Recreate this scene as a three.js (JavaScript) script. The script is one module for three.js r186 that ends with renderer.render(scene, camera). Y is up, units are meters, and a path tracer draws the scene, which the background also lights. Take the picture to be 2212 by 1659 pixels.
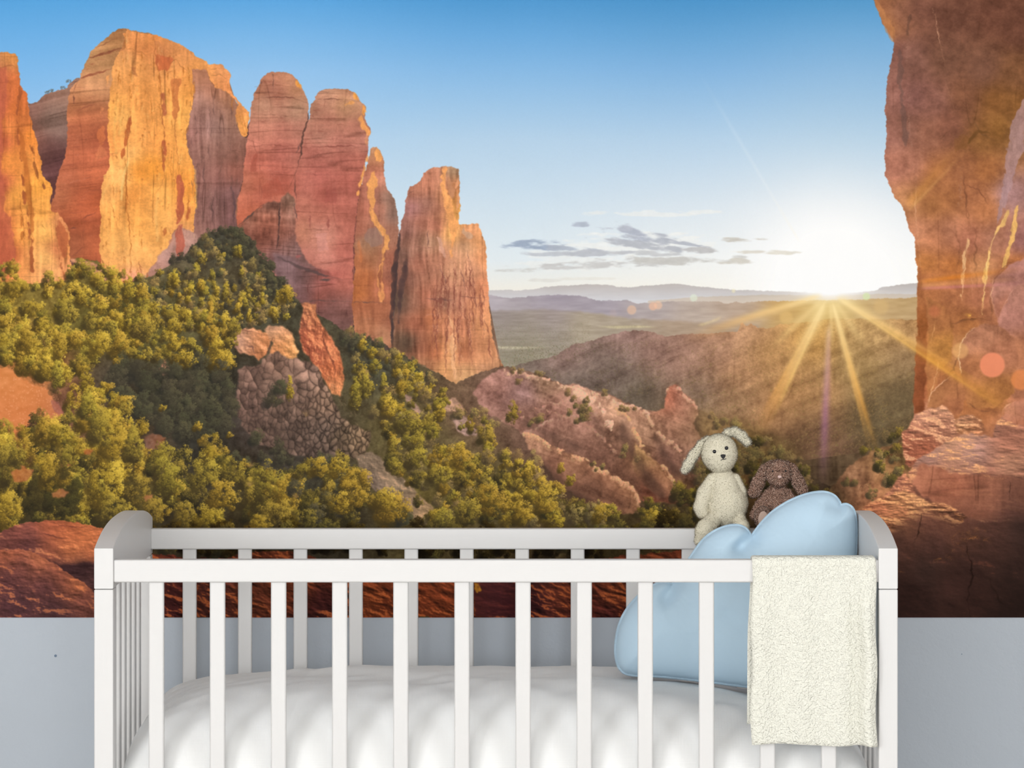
import * as THREE from 'three';
import { RoundedBoxGeometry } from 'three/addons/geometries/RoundedBoxGeometry.js';
import { mergeGeometries, mergeVertices } from 'three/addons/utils/BufferGeometryUtils.js';
import { MarchingCubes } from 'three/addons/objects/MarchingCubes.js';
import { RectAreaLightUniformsLib } from 'three/addons/lights/RectAreaLightUniformsLib.js';

// ---------------------------------------------------------------- camera, sky, window and fill lights, exposure
const scene = new THREE.Scene();
const renderer = new THREE.WebGLRenderer({ antialias: true });
renderer.toneMapping = THREE.LinearToneMapping;
renderer.toneMappingExposure = 0.79;
renderer.shadowMap.enabled = true;
RectAreaLightUniformsLib.init();

// a long lens, level, lowered by a lens shift (the uprights stay upright)
const camera = new THREE.PerspectiveCamera(2 * Math.atan(829.5 / 8407) * 180 / Math.PI, 2212 / 1659, 0.05, 40);
camera.position.set(0, 1.40, 6.05);
camera.lookAt(0, 1.40, 0);
camera.setViewOffset(2212, 1659, -2, 339.5, 2212, 1659);

scene.background = new THREE.Color(0.62, 0.74, 0.95);          // plain sky outside the windows

// room: 8 m wide, 10.3 m deep
const ROOM = { x0: -4.0, x1: 4.0, z0: -0.80, z1: 9.5, h: 2.8 };
// left window light; the windows behind the camera and at right are added fill
function dayOrFillLight(w, h, pos, target, intensity, color) {
  const l = new THREE.RectAreaLight(color, intensity, w, h);
  l.position.set(...pos); l.lookAt(...target); scene.add(l); return l;
}
const WIN_LEFT = { z0: 4.6, z1: 8.4, y0: 0.75, y1: 2.55 };
const FILL_WIN_RIGHT = { z0: 3.2, z1: 5.6, y0: 0.85, y1: 2.45 };
const FILL_WIN_FRONT = { x0: -2.6, x1: 1.4, y0: 0.95, y1: 2.55 };
dayOrFillLight(3.8, 1.8, [ROOM.x0 + 0.02, 1.65, 6.5], [ROOM.x1, 1.65, 6.5], 17, new THREE.Color(0.97, 0.985, 1.0));
dayOrFillLight(4.0, 1.6, [-0.6, 1.75, ROOM.z1 - 0.02], [-0.6, 1.75, 0], 13, new THREE.Color(0.97, 0.985, 1.0));  // added frontal fill from behind the camera
dayOrFillLight(2.4, 1.6, [ROOM.x1 - 0.02, 1.65, 4.4], [ROOM.x0, 1.65, 4.4], 8, new THREE.Color(0.97, 0.985, 1.0));  // added fill from the right, brightens the inner face of the left end board

// ---------------------------------------------------------------- helpers
function rng(seed) { let s = seed | 0; return () => { s = (s + 0x6d2b79f5) | 0; let t = Math.imul(s ^ (s >>> 15), 1 | s); t = (t + Math.imul(t ^ (t >>> 7), 61 | t)) ^ t; return ((t ^ (t >>> 14)) >>> 0) / 4294967296; }; }
const clamp = (x, a = 0, b = 1) => (x < a ? a : x > b ? b : x);
const smooth = (a, b, x) => { const t = clamp((x - a) / (b - a)); return t * t * (3 - 2 * t); };
const lerp = (a, b, t) => a + (b - a) * t;
const NT = 256, NTAB = new Float32Array(NT * NT);
{ const r = rng(77); for (let i = 0; i < NT * NT; i++) NTAB[i] = r(); }
function noise(x, y) {                     // value noise 0..1, repeats every 256
  const fx = Math.floor(x), fy = Math.floor(y); let u = x - fx, v = y - fy;
  u = u * u * (3 - 2 * u); v = v * v * (3 - 2 * v);
  const x0 = fx & 255, x1 = (fx + 1) & 255, y0 = (fy & 255) << 8, y1 = ((fy + 1) & 255) << 8;
  const a = NTAB[y0 + x0], b = NTAB[y0 + x1], c = NTAB[y1 + x0], d = NTAB[y1 + x1];
  return a + (b - a) * u + (c - a + (a - b - c + d) * u) * v;
}
function fbm(x, y, o = 4) { let s = 0, a = 0.5, n = 0; for (let i = 0; i < o; i++) { s += a * noise(x, y); n += a; a *= 0.5; x = x * 2.03 + 17.3; y = y * 2.03 + 9.1; } return s / n; }

function tag(o, label, category, group) { o.userData.label = label; o.userData.category = category; if (group) o.userData.group = group; return o; }
function mesh(name, geo, mat, parent = scene) {
  const m = new THREE.Mesh(geo, mat); m.name = name; m.castShadow = true; m.receiveShadow = true; parent.add(m); return m;
}
function struct(name, geo, mat, parent = scene) { const m = mesh(name, geo, mat, parent); if (parent === scene) m.userData.kind = 'structure'; return m; }
function box(x0, x1, y0, y1, z0, z1, r = 0) {
  const g = r ? new RoundedBoxGeometry(x1 - x0, y1 - y0, z1 - z0, 3, r) : new THREE.BoxGeometry(x1 - x0, y1 - y0, z1 - z0);
  g.translate((x0 + x1) / 2, (y0 + y1) / 2, (z0 + z1) / 2); return g;
}
function join(list) { return mergeGeometries(list.map((g) => { const n = g.index ? g.toNonIndexed() : g; for (const k of Object.keys(n.attributes)) if (!['position', 'normal', 'uv'].includes(k)) n.deleteAttribute(k); return n; })); }
function grayTexture(n, fn, repeat) {                // n x n, tiles
  const d = new Uint8Array(n * n * 4);
  for (let y = 0; y < n; y++) for (let x = 0; x < n; x++) { const v = clamp(fn(x, y)) * 255; const i = (y * n + x) * 4; d[i] = d[i + 1] = d[i + 2] = v; d[i + 3] = 255; }
  const t = new THREE.DataTexture(d, n, n); t.wrapS = t.wrapT = THREE.RepeatWrapping; t.magFilter = THREE.LinearFilter; if (repeat) t.repeat.set(...repeat); t.needsUpdate = true; return t;
}
// tiling noise for a texture of n pixels: p lattice cells across
function tnoise(x, y, p, n) {
  const X = x / n * p, Y = y / n * p, fx = Math.floor(X), fy = Math.floor(Y); let u = X - fx, v = Y - fy; u = u * u * (3 - 2 * u); v = v * v * (3 - 2 * v);
  const x0 = fx % p, x1 = (fx + 1) % p, y0 = (fy % p) * 256, y1 = ((fy + 1) % p) * 256;
  const a = NTAB[y0 + x0], b = NTAB[y0 + x1], c = NTAB[y1 + x0], d = NTAB[y1 + x1];
  return a + (b - a) * u + (c - a + (a - b - c + d) * u) * v;
}

// ---------------------------------------------------------------- the room
const wallBump = grayTexture(256, (x, y) => 0.5 * tnoise(x, y, 16, 256) + 0.3 * tnoise(x, y, 48, 256) + 0.2 * tnoise(x, y, 120, 256), [5, 5]);
const wallPaint = new THREE.MeshStandardMaterial({ name: 'blue grey wall paint', color: new THREE.Color(0.49, 0.535, 0.59), roughness: 0.85, bumpMap: wallBump, bumpScale: 0.0006 });
const whitePaint = new THREE.MeshStandardMaterial({ name: 'white room paint', color: new THREE.Color(0.80, 0.79, 0.77), roughness: 0.9 });
const floorMat = new THREE.MeshStandardMaterial({ name: 'pale oak floor', color: new THREE.Color(0.46, 0.42, 0.37), roughness: 0.55 });
const frameMat = new THREE.MeshStandardMaterial({ name: 'white window frame', color: new THREE.Color(0.82, 0.82, 0.8), roughness: 0.4 });
const paneMat = new THREE.MeshPhysicalMaterial({ name: 'window glass', color: 0xffffff, roughness: 0.02, transmission: 1, thickness: 0, ior: 1.5 });
const { x0: RX0, x1: RX1, z0: RZ0, z1: RZ1, h: RH } = ROOM, T = 0.15;
{
  const g = box(RX0 - T, RX1 + T, 0, RH, RZ0 - T, RZ0);
  const p = g.attributes.position, uv = g.attributes.uv; for (let i = 0; i < p.count; i++) uv.setXY(i, p.getX(i), p.getY(i));
  const wall = struct('wall_back', g, wallPaint);
  const holeMat = new THREE.MeshStandardMaterial({ name: 'dark blue wall plug', color: new THREE.Color(0.16, 0.22, 0.30), roughness: 0.8 });
  for (const [px, py, r] of [[-0.805, 0.645, 0.0024], [0.790, 0.648, 0.0009]]) {
    const d = new THREE.CylinderGeometry(r, r, 0.0016, 16); d.rotateX(Math.PI / 2); d.translate(px, py, RZ0);
    mesh('wall_plug', d, holeMat, wall);
  }
}
{
  const w = WIN_LEFT;
  struct('wall_left', join([box(RX0 - T, RX0, 0, RH, RZ0, w.z0), box(RX0 - T, RX0, 0, RH, w.z1, RZ1), box(RX0 - T, RX0, 0, w.y0, w.z0, w.z1), box(RX0 - T, RX0, w.y1, RH, w.z0, w.z1)]), whitePaint);
  const f = 0.06, xa = RX0 - 0.11, xb = RX0 - 0.05;
  const win = struct('window_1', join([box(xa, xb, w.y0, w.y0 + f, w.z0, w.z1), box(xa, xb, w.y1 - f, w.y1, w.z0, w.z1), box(xa, xb, w.y0 + f, w.y1 - f, w.z0, w.z0 + f), box(xa, xb, w.y0 + f, w.y1 - f, w.z1 - f, w.z1), box(xa, xb, w.y0 + f, w.y1 - f, (w.z0 + w.z1) / 2 - f / 2, (w.z0 + w.z1) / 2 + f / 2)]), frameMat);
  const m = (w.z0 + w.z1) / 2;
  mesh('pane', box(RX0 - 0.084, RX0 - 0.078, w.y0 + f, w.y1 - f, w.z0 + f, m - f / 2), paneMat, win);
  mesh('pane', box(RX0 - 0.084, RX0 - 0.078, w.y0 + f, w.y1 - f, m + f / 2, w.z1 - f), paneMat, win);
}
{
  const w = FILL_WIN_FRONT;
  struct('wall_front', join([box(RX0 - T, w.x0, 0, RH, RZ1, RZ1 + T), box(w.x1, RX1 + T, 0, RH, RZ1, RZ1 + T), box(w.x0, w.x1, 0, w.y0, RZ1, RZ1 + T), box(w.x0, w.x1, w.y1, RH, RZ1, RZ1 + T)]), whitePaint);
  const f = 0.06, za = RZ1 + 0.05, zb = RZ1 + 0.11;
  const win = struct('added_window_2', join([box(w.x0, w.x1, w.y0, w.y0 + f, za, zb), box(w.x0, w.x1, w.y1 - f, w.y1, za, zb), box(w.x0, w.x0 + f, w.y0 + f, w.y1 - f, za, zb), box(w.x1 - f, w.x1, w.y0 + f, w.y1 - f, za, zb), box(-0.6 - f / 2, -0.6 + f / 2, w.y0 + f, w.y1 - f, za, zb)]), frameMat);  // unseen window, added to go with the frontal fill light
  mesh('pane', box(w.x0 + f, -0.6 - f / 2, w.y0 + f, w.y1 - f, RZ1 + 0.078, RZ1 + 0.084), paneMat, win);
  mesh('pane', box(-0.6 + f / 2, w.x1 - f, w.y0 + f, w.y1 - f, RZ1 + 0.078, RZ1 + 0.084), paneMat, win);
}
{
  const w = FILL_WIN_RIGHT;
  struct('wall_right', join([box(RX1, RX1 + T, 0, RH, RZ0, w.z0), box(RX1, RX1 + T, 0, RH, w.z1, RZ1), box(RX1, RX1 + T, 0, w.y0, w.z0, w.z1), box(RX1, RX1 + T, w.y1, RH, w.z0, w.z1)]), whitePaint);
  const f = 0.06, xa = RX1 + 0.05, xb = RX1 + 0.11;
  const win = struct('added_window_3', join([box(xa, xb, w.y0, w.y0 + f, w.z0, w.z1), box(xa, xb, w.y1 - f, w.y1, w.z0, w.z1), box(xa, xb, w.y0 + f, w.y1 - f, w.z0, w.z0 + f), box(xa, xb, w.y0 + f, w.y1 - f, w.z1 - f, w.z1)]), frameMat);  // unseen window added in the right wall for the side fill
  mesh('pane', box(RX1 + 0.078, RX1 + 0.084, w.y0 + f, w.y1 - f, w.z0 + f, w.z1 - f), paneMat, win);
}
struct('ceiling', box(RX0 - T, RX1 + T, RH, RH + T, RZ0 - T, RZ1 + T), whitePaint);
struct('floor', box(RX0 - T, RX1 + T, -T, 0, RZ0 - T, RZ1 + T), floorMat);
struct('baseboard_back', box(RX0, RX1, 0, 0.09, RZ0, RZ0 + 0.015, 0.004), frameMat);

// ---------------------------------------------------------------- the printed wallpaper mural
// A flat photographic print: everything in this section is ink on that paper (a desert landscape at sunset).
// Units are print dots, 0.8148 mm each; x runs right, y runs down, the lower edge of the paper is y = 1334.
const MURAL = { x0: -300, y0: -260, x1: 2512, y1: 1334 }, PW = MURAL.x1 - MURAL.x0, PH = MURAL.y1 - MURAL.y0;
const ink = new Float32Array(PW * PH * 3);
const hex = (h) => { const n = parseInt(h, 16); return [(n >> 16) / 255, ((n >> 8) & 255) / 255, (n & 255) / 255]; };
const O = [0, 0, 0];
function put(x, y, r, g, b, a) {                       // x, y whole dots
  const i = x - MURAL.x0, j = y - MURAL.y0; if (i < 0 || j < 0 || i >= PW || j >= PH) return;
  const k = (j * PW + i) * 3; ink[k] += (r - ink[k]) * a; ink[k + 1] += (g - ink[k + 1]) * a; ink[k + 2] += (b - ink[k + 2]) * a;
}
let R0 = rng(5);
function roughen(pts, amp, closed = true) {
  const out = [], n = pts.length;
  const seg = (ax, ay, bx, by) => {
    const dx = bx - ax, dy = by - ay, L = Math.hypot(dx, dy);
    if (L < 3.2) { out.push([ax, ay]); return; }
    const k = (R0() - 0.5) * Math.min(amp, L * 0.45) * 0.9 / L, mx = (ax + bx) / 2 - dy * k, my = (ay + by) / 2 + dx * k;
    seg(ax, ay, mx, my); seg(mx, my, bx, by);
  };
  for (let i = 0; i < (closed ? n : n - 1); i++) seg(...pts[i], ...pts[(i + 1) % n]);
  if (!closed) out.push(pts[n - 1]);
  return out;
}
function stencil(pts, blur, stroke) {                  // antialiased coverage of a path
  let ax = 1e9, ay = 1e9, bx = -1e9, by = -1e9; const m = 3 + (blur || 0) * 3 + (stroke || 0);
  for (const [x, y] of pts) { ax = Math.min(ax, x); ay = Math.min(ay, y); bx = Math.max(bx, x); by = Math.max(by, y); }
  ax = Math.max(MURAL.x0, Math.floor(ax - m)); ay = Math.max(MURAL.y0, Math.floor(ay - m)); bx = Math.min(MURAL.x1, Math.ceil(bx + m)); by = Math.min(MURAL.y1, Math.ceil(by + m));
  const w = bx - ax, h = by - ay; if (w < 1 || h < 1) return null;
  const c = document.createElement('canvas'); c.width = w; c.height = h; const g = c.getContext('2d');
  g.beginPath(); pts.forEach(([x, y], i) => (i ? g.lineTo(x - ax, y - ay) : g.moveTo(x - ax, y - ay)));
  if (stroke) { g.lineWidth = stroke; g.lineJoin = 'round'; g.lineCap = 'round'; g.stroke(); } else { g.closePath(); g.fill(); }
  const d = g.getImageData(0, 0, w, h).data; let a = new Float32Array(w * h);
  for (let i = 0; i < w * h; i++) a[i] = d[i * 4 + 3] / 255;
  if (blur) for (let pass = 0; pass < 2; pass++) { a = boxBlur(a, w, h, Math.max(1, Math.round(blur))); }
  return { x: ax, y: ay, w, h, a };
}
function boxBlur(a, w, h, r) {
  const t = new Float32Array(w * h), o = new Float32Array(w * h), n = 2 * r + 1;
  for (let y = 0; y < h; y++) { let s = 0; for (let x = -r; x < w; x++) { if (x + r < w) s += a[y * w + x + r]; if (x - r - 1 >= 0) s -= a[y * w + x - r - 1]; if (x >= 0) t[y * w + x] = s / n; } }
  for (let x = 0; x < w; x++) { let s = 0; for (let y = -r; y < h; y++) { if (y + r < h) s += t[(y + r) * w + x]; if (y - r - 1 >= 0) s -= t[(y - r - 1) * w + x]; if (y >= 0) o[y * w + x] = s / n; } }
  return o;
}
function paint(pts, shader, { rough = 0, blur = 0, alpha = 1, rag } = {}) {
  const worn = rag ?? (typeof shader === 'string' && rough > 3), s = stencil(rough ? roughen(pts, rough) : pts, worn ? Math.max(2, blur) : blur); if (!s) return;
  if (worn) for (let j = 0; j < s.h; j++) for (let i = 0; i < s.w; i++) { const k = j * s.w + i; if (s.a[k] > 0.02) s.a[k] = smooth(0.3, 0.75, s.a[k] + (fbm((s.x + i) / 6, (s.y + j) / 11, 4) - 0.5) * 1.3); }
  const flat = typeof shader === 'string' ? hex(shader) : null;
  for (let j = 0; j < s.h; j++) for (let i = 0; i < s.w; i++) {
    const a = s.a[j * s.w + i]; if (a < 0.004) continue;
    if (flat) { const X = s.x + i, Y = s.y + j, m = 1 + 0.30 * (fbm(X / 7, Y / 16, 4) - 0.5) + 0.10 * (noise(X / 1.8, Y / 1.8) - 0.5); put(X, Y, flat[0] * m, flat[1] * (m * 1.06 - 0.06), flat[2] * m, a * alpha); }
    else { shader(s.x + i, s.y + j, O); put(s.x + i, s.y + j, O[0], O[1], O[2], a * alpha); }
  }
}
function line(pts, width, color, { rough = 3, alpha = 0.8, taper = true, blur = 0, solid = false } = {}) {
  const c = hex(color), q = roughen(pts, rough, false), n = q.length, light = !solid && c[0] + c[1] + c[2] > 1.55;
  if (!taper) { const s = stencil(q, blur, width); if (s) for (let k = 0; k < s.w * s.h; k++) if (s.a[k] > 0.01) put(s.x + k % s.w, s.y + (k / s.w | 0), c[0], c[1], c[2], s.a[k] * alpha); return; }
  for (let p = 0; p < n - 1; p++) {                     // tapered: run of soft dabs
    const [ax, ay] = q[p], [bx, by] = q[p + 1], L = Math.max(1, Math.ceil(Math.hypot(bx - ax, by - ay)));
    for (let k = 0; k < L; k++) { const X = lerp(ax, bx, k / L), Y = lerp(ay, by, k / L), thin = light ? smooth(0.34, 0.62, noise(X / 7 + 3, Y / 7)) : 0.45 + 0.55 * smooth(0.3, 0.55, noise(X / 12, Y / 12)), jx = light ? (R0() - 0.5) * width * 1.3 : 0, jy = light ? (R0() - 0.5) * width * 1.0 : 0; if (thin < 0.03) continue; const t = (p + k / L) / (n - 1), w = width * 0.5 * (0.35 + 0.65 * Math.sin(Math.PI * Math.min(1, t * 1.1 + 0.05))) * (0.7 + 0.6 * noise(ax * 0.2, ay * 0.2)); dab(X + jx, Y + jy, light ? w * 0.55 : w, c[0], c[1], c[2], alpha * (light ? 0.42 : 0.5) * thin); }
  }
}
function dab(x, y, r, cr, cg, cb, a) {
  const x0 = Math.floor(x - r - 0.5), x1 = Math.ceil(x + r + 0.5), y0 = Math.floor(y - r - 0.5), y1 = Math.ceil(y + r + 0.5);
  for (let j = y0; j <= y1; j++) for (let i = x0; i <= x1; i++) { const d = r + 0.5 - Math.hypot(i + 0.5 - x, j + 0.5 - y); if (d > 0) put(i, j, cr, cg, cb, a * (d > 1 ? 1 : d)); }
}
// colour read between swatches: [x, y, 'rrggbb'], on a 12-dot lattice
function swatches(list, soft = 900) {
  const q = list.map(([x, y, h, r = 1, g = 1, b = 1]) => { const c = hex(h); return [x, y, c[0] * r, c[1] * g, c[2] * b]; }), cell = 12, cache = new Map();
  const at = (i, j) => {
    const key = i * 4096 + j; let v = cache.get(key); if (v) return v;
    const x = i * cell, y = j * cell; let w = 0, r = 0, g = 0, b = 0;
    for (const [px, py, pr, pg, pb] of q) { const d = (x - px) ** 2 + (y - py) ** 2 + soft, k = 1 / (d * d); w += k; r += pr * k; g += pg * k; b += pb * k; }
    v = [r / w, g / w, b / w]; cache.set(key, v); return v;
  };
  return (x, y, o) => {
    const X = x / cell, Y = y / cell, i = Math.floor(X), j = Math.floor(Y), u = X - i, v = Y - j, a = at(i, j), b = at(i + 1, j), c = at(i, j + 1), d = at(i + 1, j + 1);
    for (let k = 0; k < 3; k++) o[k] = (a[k] * (1 - u) + b[k] * u) * (1 - v) + (c[k] * (1 - u) + d[k] * u) * v;
  };
}
// the same swatches with the inks r, g, b scaled
const inked = (r, g, b, list) => list.map(([x, y, h]) => [x, y, h, r, g, b]);
// stone: beds (strata), upright flutes, cracks, grain
function stone(list, { beds = 0.10, period = 16, slope = 0, flute = 0.35, fx = 22, fy = 120, lines = 0.16, crack = 0.25, grain = 0.05, mott = 0.10, seed = 0, soft } = {}) {
  const col = swatches(list, soft);
  return (x, y, o) => {
    col(x, y, o);
    const wx = x + 10 * (noise(x / 60 + seed, y / 90) - 0.5), wy = y + slope * x + 9 * (fbm(x / 90 + seed, y / 60 + 5, 2) - 0.5);
    let m = 1;
    const h = (X) => noise(X / fx + seed * 3.1, y / fy) * 0.6 + noise(X / (fx * 0.42) + 40 + seed, y / (fy * 0.5)) * 0.28 + noise(X / (fx * 0.17) + 80, y / (fy * 0.22)) * 0.12;
    if (flute) m += 0.62 * flute * (h(wx - 2) - h(wx + 2)) * fx * 0.12 * (0.35 + 1.1 * noise(x / 70 + seed, y / 90 + 3));
    if (beds) m += beds * (noise(wy / period + seed * 7, seed + x / 900) - 0.5) * 1.6 + beds * 0.7 * (noise(wy / (period * 0.28) + 30, x / 300) - 0.5);
    if (lines) { const q = noise(wy / (period * 0.8) + 11 + seed, 3.5 + x / 700), d = Math.abs(q - 0.5); if (d < 0.035) m -= lines * (1 - d / 0.035) * smooth(0.42, 0.62, noise(x / 45 + seed, wy / 20)); }
    if (crack) { const q = Math.abs(noise(wx / (fx * 1.1) + 60 + seed, y / (fy * 3.2) + 7) - 0.5); if (q < 0.02) m -= crack * (1 - q / 0.02) * smooth(0.5, 0.7, noise(x / 30 + 9, y / 70 + seed)); }
    m += mott * (fbm(x / 34 + seed, y / 26, 3) - 0.5) * 1.6 + grain * (noise(x / 1.7, y / 1.7) - 0.5) * 1.6 + grain * 1.4 * (noise(x / 4.3 + 7, y / 3.1) - 0.5);
    m += 0.16 * mott * (fbm(x / 9 + seed, y / 8, 3) - 0.5) * 6;
    m = clamp(m, 0.4, 1.4);
    o[0] *= Math.pow(m, 0.95); o[1] *= Math.pow(m, 1.06); o[2] *= Math.pow(m, 1.12);
  };
}
// broken boulder rock: rugged relief, its sunny flecks in a second ink
function rugged(list, lit, { sx = 46, sy = 16, th = 0.03, width = 0.03, amount = 0.85, relief = 2.2, grain = 0.05, seed = 0, gate = 0.45, slope = 0 } = {}) {
  const col = swatches(list), L = hex(lit), f = (x, y) => fbm(x / sx + seed, (y + slope * x) / sy + seed * 2, 5);
  return (x, y, o) => {
    col(x, y, o);
    const h = f(x, y), d = h - f(x + 2.5, y - 2.2);
    let m = 1 + relief * d + grain * (noise(x / 1.6, y / 1.6) - 0.5) * 2 + 0.16 * (fbm(x / 60 + seed, y / 40, 3) - 0.5);
    m = clamp(m, 0.45, 1.5); o[0] *= m; o[1] *= m; o[2] *= m;
    const k = smooth(th, th + width, d) * amount * smooth(gate - 0.06, gate + 0.1, fbm(x / 80 + seed * 5, y / 46 + 4, 2));
    for (let c = 0; c < 3; c++) o[c] += (L[c] * (0.85 + 0.3 * noise(x / 3, y / 3)) - o[c]) * k;
  };
}

// --- sky
{
  const xs = [-300, 0, 560, 1100, 1500, 1850, 2512], ys = [-260, 0, 75, 150, 300, 450, 560, 640];
  const rows = ['3f8fd2 3f8fd2 438fce 3a82c0 3a7fbc 3c80ba 3c80ba', '5aa5e2 5ba6e2 60a8e3 5299d2 4c93cb 5397cb 4c8fc6', '6cb0e9 6fb2ea 7bb7ea 6caadf 65a3d6 70a9d8 68a0d0', '7ebaee 80bbee 93c3ee 86b9e6 7fb2e0 88b6de 7fb0d8',
    'a6cdf0 a6cdf0 b2d3ef b4d1ea b1cfe9 b2cfe6 a8c8e2', 'c6deef c6deef cbe0ef d0e1ee d8e4ee dfe7ee d2e0ec', 'dce9f1 dce9f1 dfeaf1 e2ebf0 eef1f1 f8f8f6 ecf0f2', 'f0ece2 f0ece2 f0ece2 f4eee2 f8f3e8 fffdf6 f8f4ec'].map((r) => r.split(' ').map(hex));
  const find = (a, v) => { let i = 0; while (i < a.length - 2 && v > a[i + 1]) i++; return [i, clamp((v - a[i]) / (a[i + 1] - a[i]))]; };
  for (let y = MURAL.y0; y < 700; y++) { const [j, v] = find(ys, y); for (let x = MURAL.x0; x < MURAL.x1; x++) {
    const [i, u0] = find(xs, x), u = u0 * u0 * (3 - 2 * u0), n = (noise(x / 2, y / 2) - 0.5) * 0.008;
    const k = ((y - MURAL.y0) * PW + x - MURAL.x0) * 3;
    const dx = x - 1800, dy = (y - 612) * 1.05, d = Math.hypot(dx, dy), gl = clamp(1.25 * Math.exp(-d * d / (2 * 120 * 120)) + 0.35 * Math.exp(-d / 260));
    for (let c = 0; c < 3; c++) { const s = lerp(lerp(rows[j][i][c], rows[j][i + 1][c], u), lerp(rows[j + 1][i][c], rows[j + 1][i + 1][c], u), v) + n; ink[k + c] = s + (1 - s) * gl; }
  } }
  const cloud = (cx, cy, rx, ry, h, alpha, sd = 0, sl = 0) => {
    const c = hex(h);
    for (let y = Math.floor(cy - ry * 2.2); y < cy + ry * 2.2; y++) for (let x = Math.floor(cx - rx * 1.3); x < cx + rx * 1.3; x++) {
      const yy = y - sl * (x - cx), ey = (yy - cy) / ry, v = 1 - ((x - cx) / rx) ** 2 - ey * ey * (ey > 0 ? 1.5 : 0.9) + (fbm(x / 34 + sd, yy / 8 + sd, 5) - 0.5) * 2.9;
      const a = smooth(0.15, 1.0, v) * alpha; if (a > 0.01) { const t = 0.06 * (fbm(x / 12, y / 6 + sd, 3) - 0.5); put(x, y, c[0] + t, c[1] + t, c[2] + t, a); }
    }
  };
  cloud(1400, 462, 150, 9, 'f3f2ee', 0.55, 3); cloud(1520, 458, 60, 6, 'f5f3ee', 0.5, 6);
  cloud(1400, 530, 190, 34, 'f4f3ef', 0.6, 4); cloud(1230, 560, 120, 30, 'f1f0ec', 0.5, 8);
  cloud(1255, 484, 24, 8, 'b4bccb', 0.9, 1); cloud(1162, 531, 78, 13, 'a3b0c4', 1, 2); cloud(1240, 538, 66, 8, 'b2b9c6', 0.9, 12, 0.06); cloud(1185, 549, 70, 6, 'bcc0c8', 0.8, 15);
  cloud(1350, 505, 66, 20, 'b3b8c6', 1, 5, 0.1); cloud(1345, 490, 28, 12, 'bcc0cc', 0.9, 20); cloud(1430, 517, 90, 14, 'b7bbc5', 0.95, 7, 0.14); cloud(1400, 532, 110, 11, 'b9bcc4', 0.95, 10, 0.12);
  cloud(1510, 541, 66, 9, 'c0bfc0', 0.95, 11); cloud(1290, 547, 90, 9, 'bcbfc7', 0.9, 14); cloud(1395, 548, 100, 8, 'c4c5c8', 0.8, 16);
  cloud(1300, 571, 170, 14, 'cbcac9', 0.95, 21, -0.03); cloud(1480, 562, 170, 12, 'cbc9c5', 0.95, 22); cloud(1125, 584, 70, 6, 'cdccc8', 0.8, 23); cloud(1590, 564, 62, 10, 'cfcac0', 0.85, 24);
  cloud(1590, 519, 32, 7, 'c9c4bb', 0.9, 25); cloud(1640, 516, 24, 4, 'cbc5bb', 0.8, 26); cloud(1625, 544, 34, 6, 'd8d2c6', 0.8, 27); cloud(1685, 546, 44, 6, 'dfd9cc', 0.8, 28);
  cloud(1165, 606, 60, 4, 'dcd9d2', 0.6, 29); cloud(1260, 602, 90, 4, 'e3dfd6', 0.5, 30);
}
const BOT = 1340, FAR_R = 2520;
// --- far ranges and the valley (paler with distance, as printed)
const ramp = (y0, a, y1, b, tex = 0.02) => { const A = hex(a), B = hex(b); return (x, y, o) => { const t = clamp((y - y0) / (y1 - y0)), n = (fbm(x / 40, y / 7, 3) - 0.5) * tex * 2; for (let c = 0; c < 3; c++) o[c] = lerp(A[c], B[c], t) + n; }; };
paint([[1040, 629], [1058, 627], [1101, 626], [1116, 628], [1159, 624], [1174, 620], [1275, 614], [1321, 616], [1333, 620], [1362, 621], [1399, 617], [1463, 613], [1506, 619], [1579, 626], [1640, 628], [1750, 632], [1850, 632], [1890, 628], [1905, 620], [1950, 614], [1990, 610], [2050, 606], [2050, 720], [1040, 720]], ramp(612, 'bfb7b4', 648, 'd6d5d9'), { rough: 1.5 });
paint([[1400, 650], [1500, 641], [1640, 637], [1760, 638], [1990, 634], [2050, 634], [2050, 720], [1400, 720]], ramp(636, 'c9bdb2', 662, 'd8cabd'), { rough: 1.5 });
paint([[1040, 634], [1056, 636], [1087, 643], [1136, 643], [1142, 639], [1202, 637], [1255, 639], [1289, 649], [1356, 648], [1373, 655], [1434, 652], [1550, 651], [1572, 656], [1590, 651], [1603, 655], [1640, 650], [1760, 648], [2050, 640], [2050, 760], [1040, 760]], swatchTex([[1060, 645, 'b9afb6'], [1200, 645, 'a39aa6'], [1300, 660, 'a89fa8'], [1200, 690, 'b0a5a8'], [1100, 700, 'aca2a4'], [1400, 670, 'b5a9a8'], [1500, 700, 'bcab9f'], [1600, 660, 'b8a292'], [1700, 660, 'c39a62'], [1950, 650, 'b99a6e'], [1950, 720, 'c4a47c'], [1750, 730, 'c7a468']], 0.05), { rough: 2 });
function swatchTex(list, tex, fx = 30, fy = 6) { const col = swatches(list, 2500); return (x, y, o) => { col(x, y, o); const n = (fbm(x / fx, y / fy, 4) - 0.5) * 2 * tex; o[0] += n; o[1] += n; o[2] += n; }; }
paint([[1040, 672], [1180, 668], [1280, 676], [1400, 690], [1560, 700], [1640, 702], [1640, 800], [1040, 820]], swatchTex(inked(0.95, 0.93, 0.93, [[1080, 690, 'a79d9c'], [1200, 690, 'a99e9f'], [1250, 712, 'bdb196'], [1300, 700, 'b7ab98'], [1080, 725, '9b9186'], [1080, 750, 'b5ab94'], [1200, 740, 'a39a8b'], [1100, 778, '96917c'], [1150, 765, 'a8a088'], [1500, 705, 'b8a48e']]), 0.06, 26, 4), { rough: 3, blur: 2 });
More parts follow.
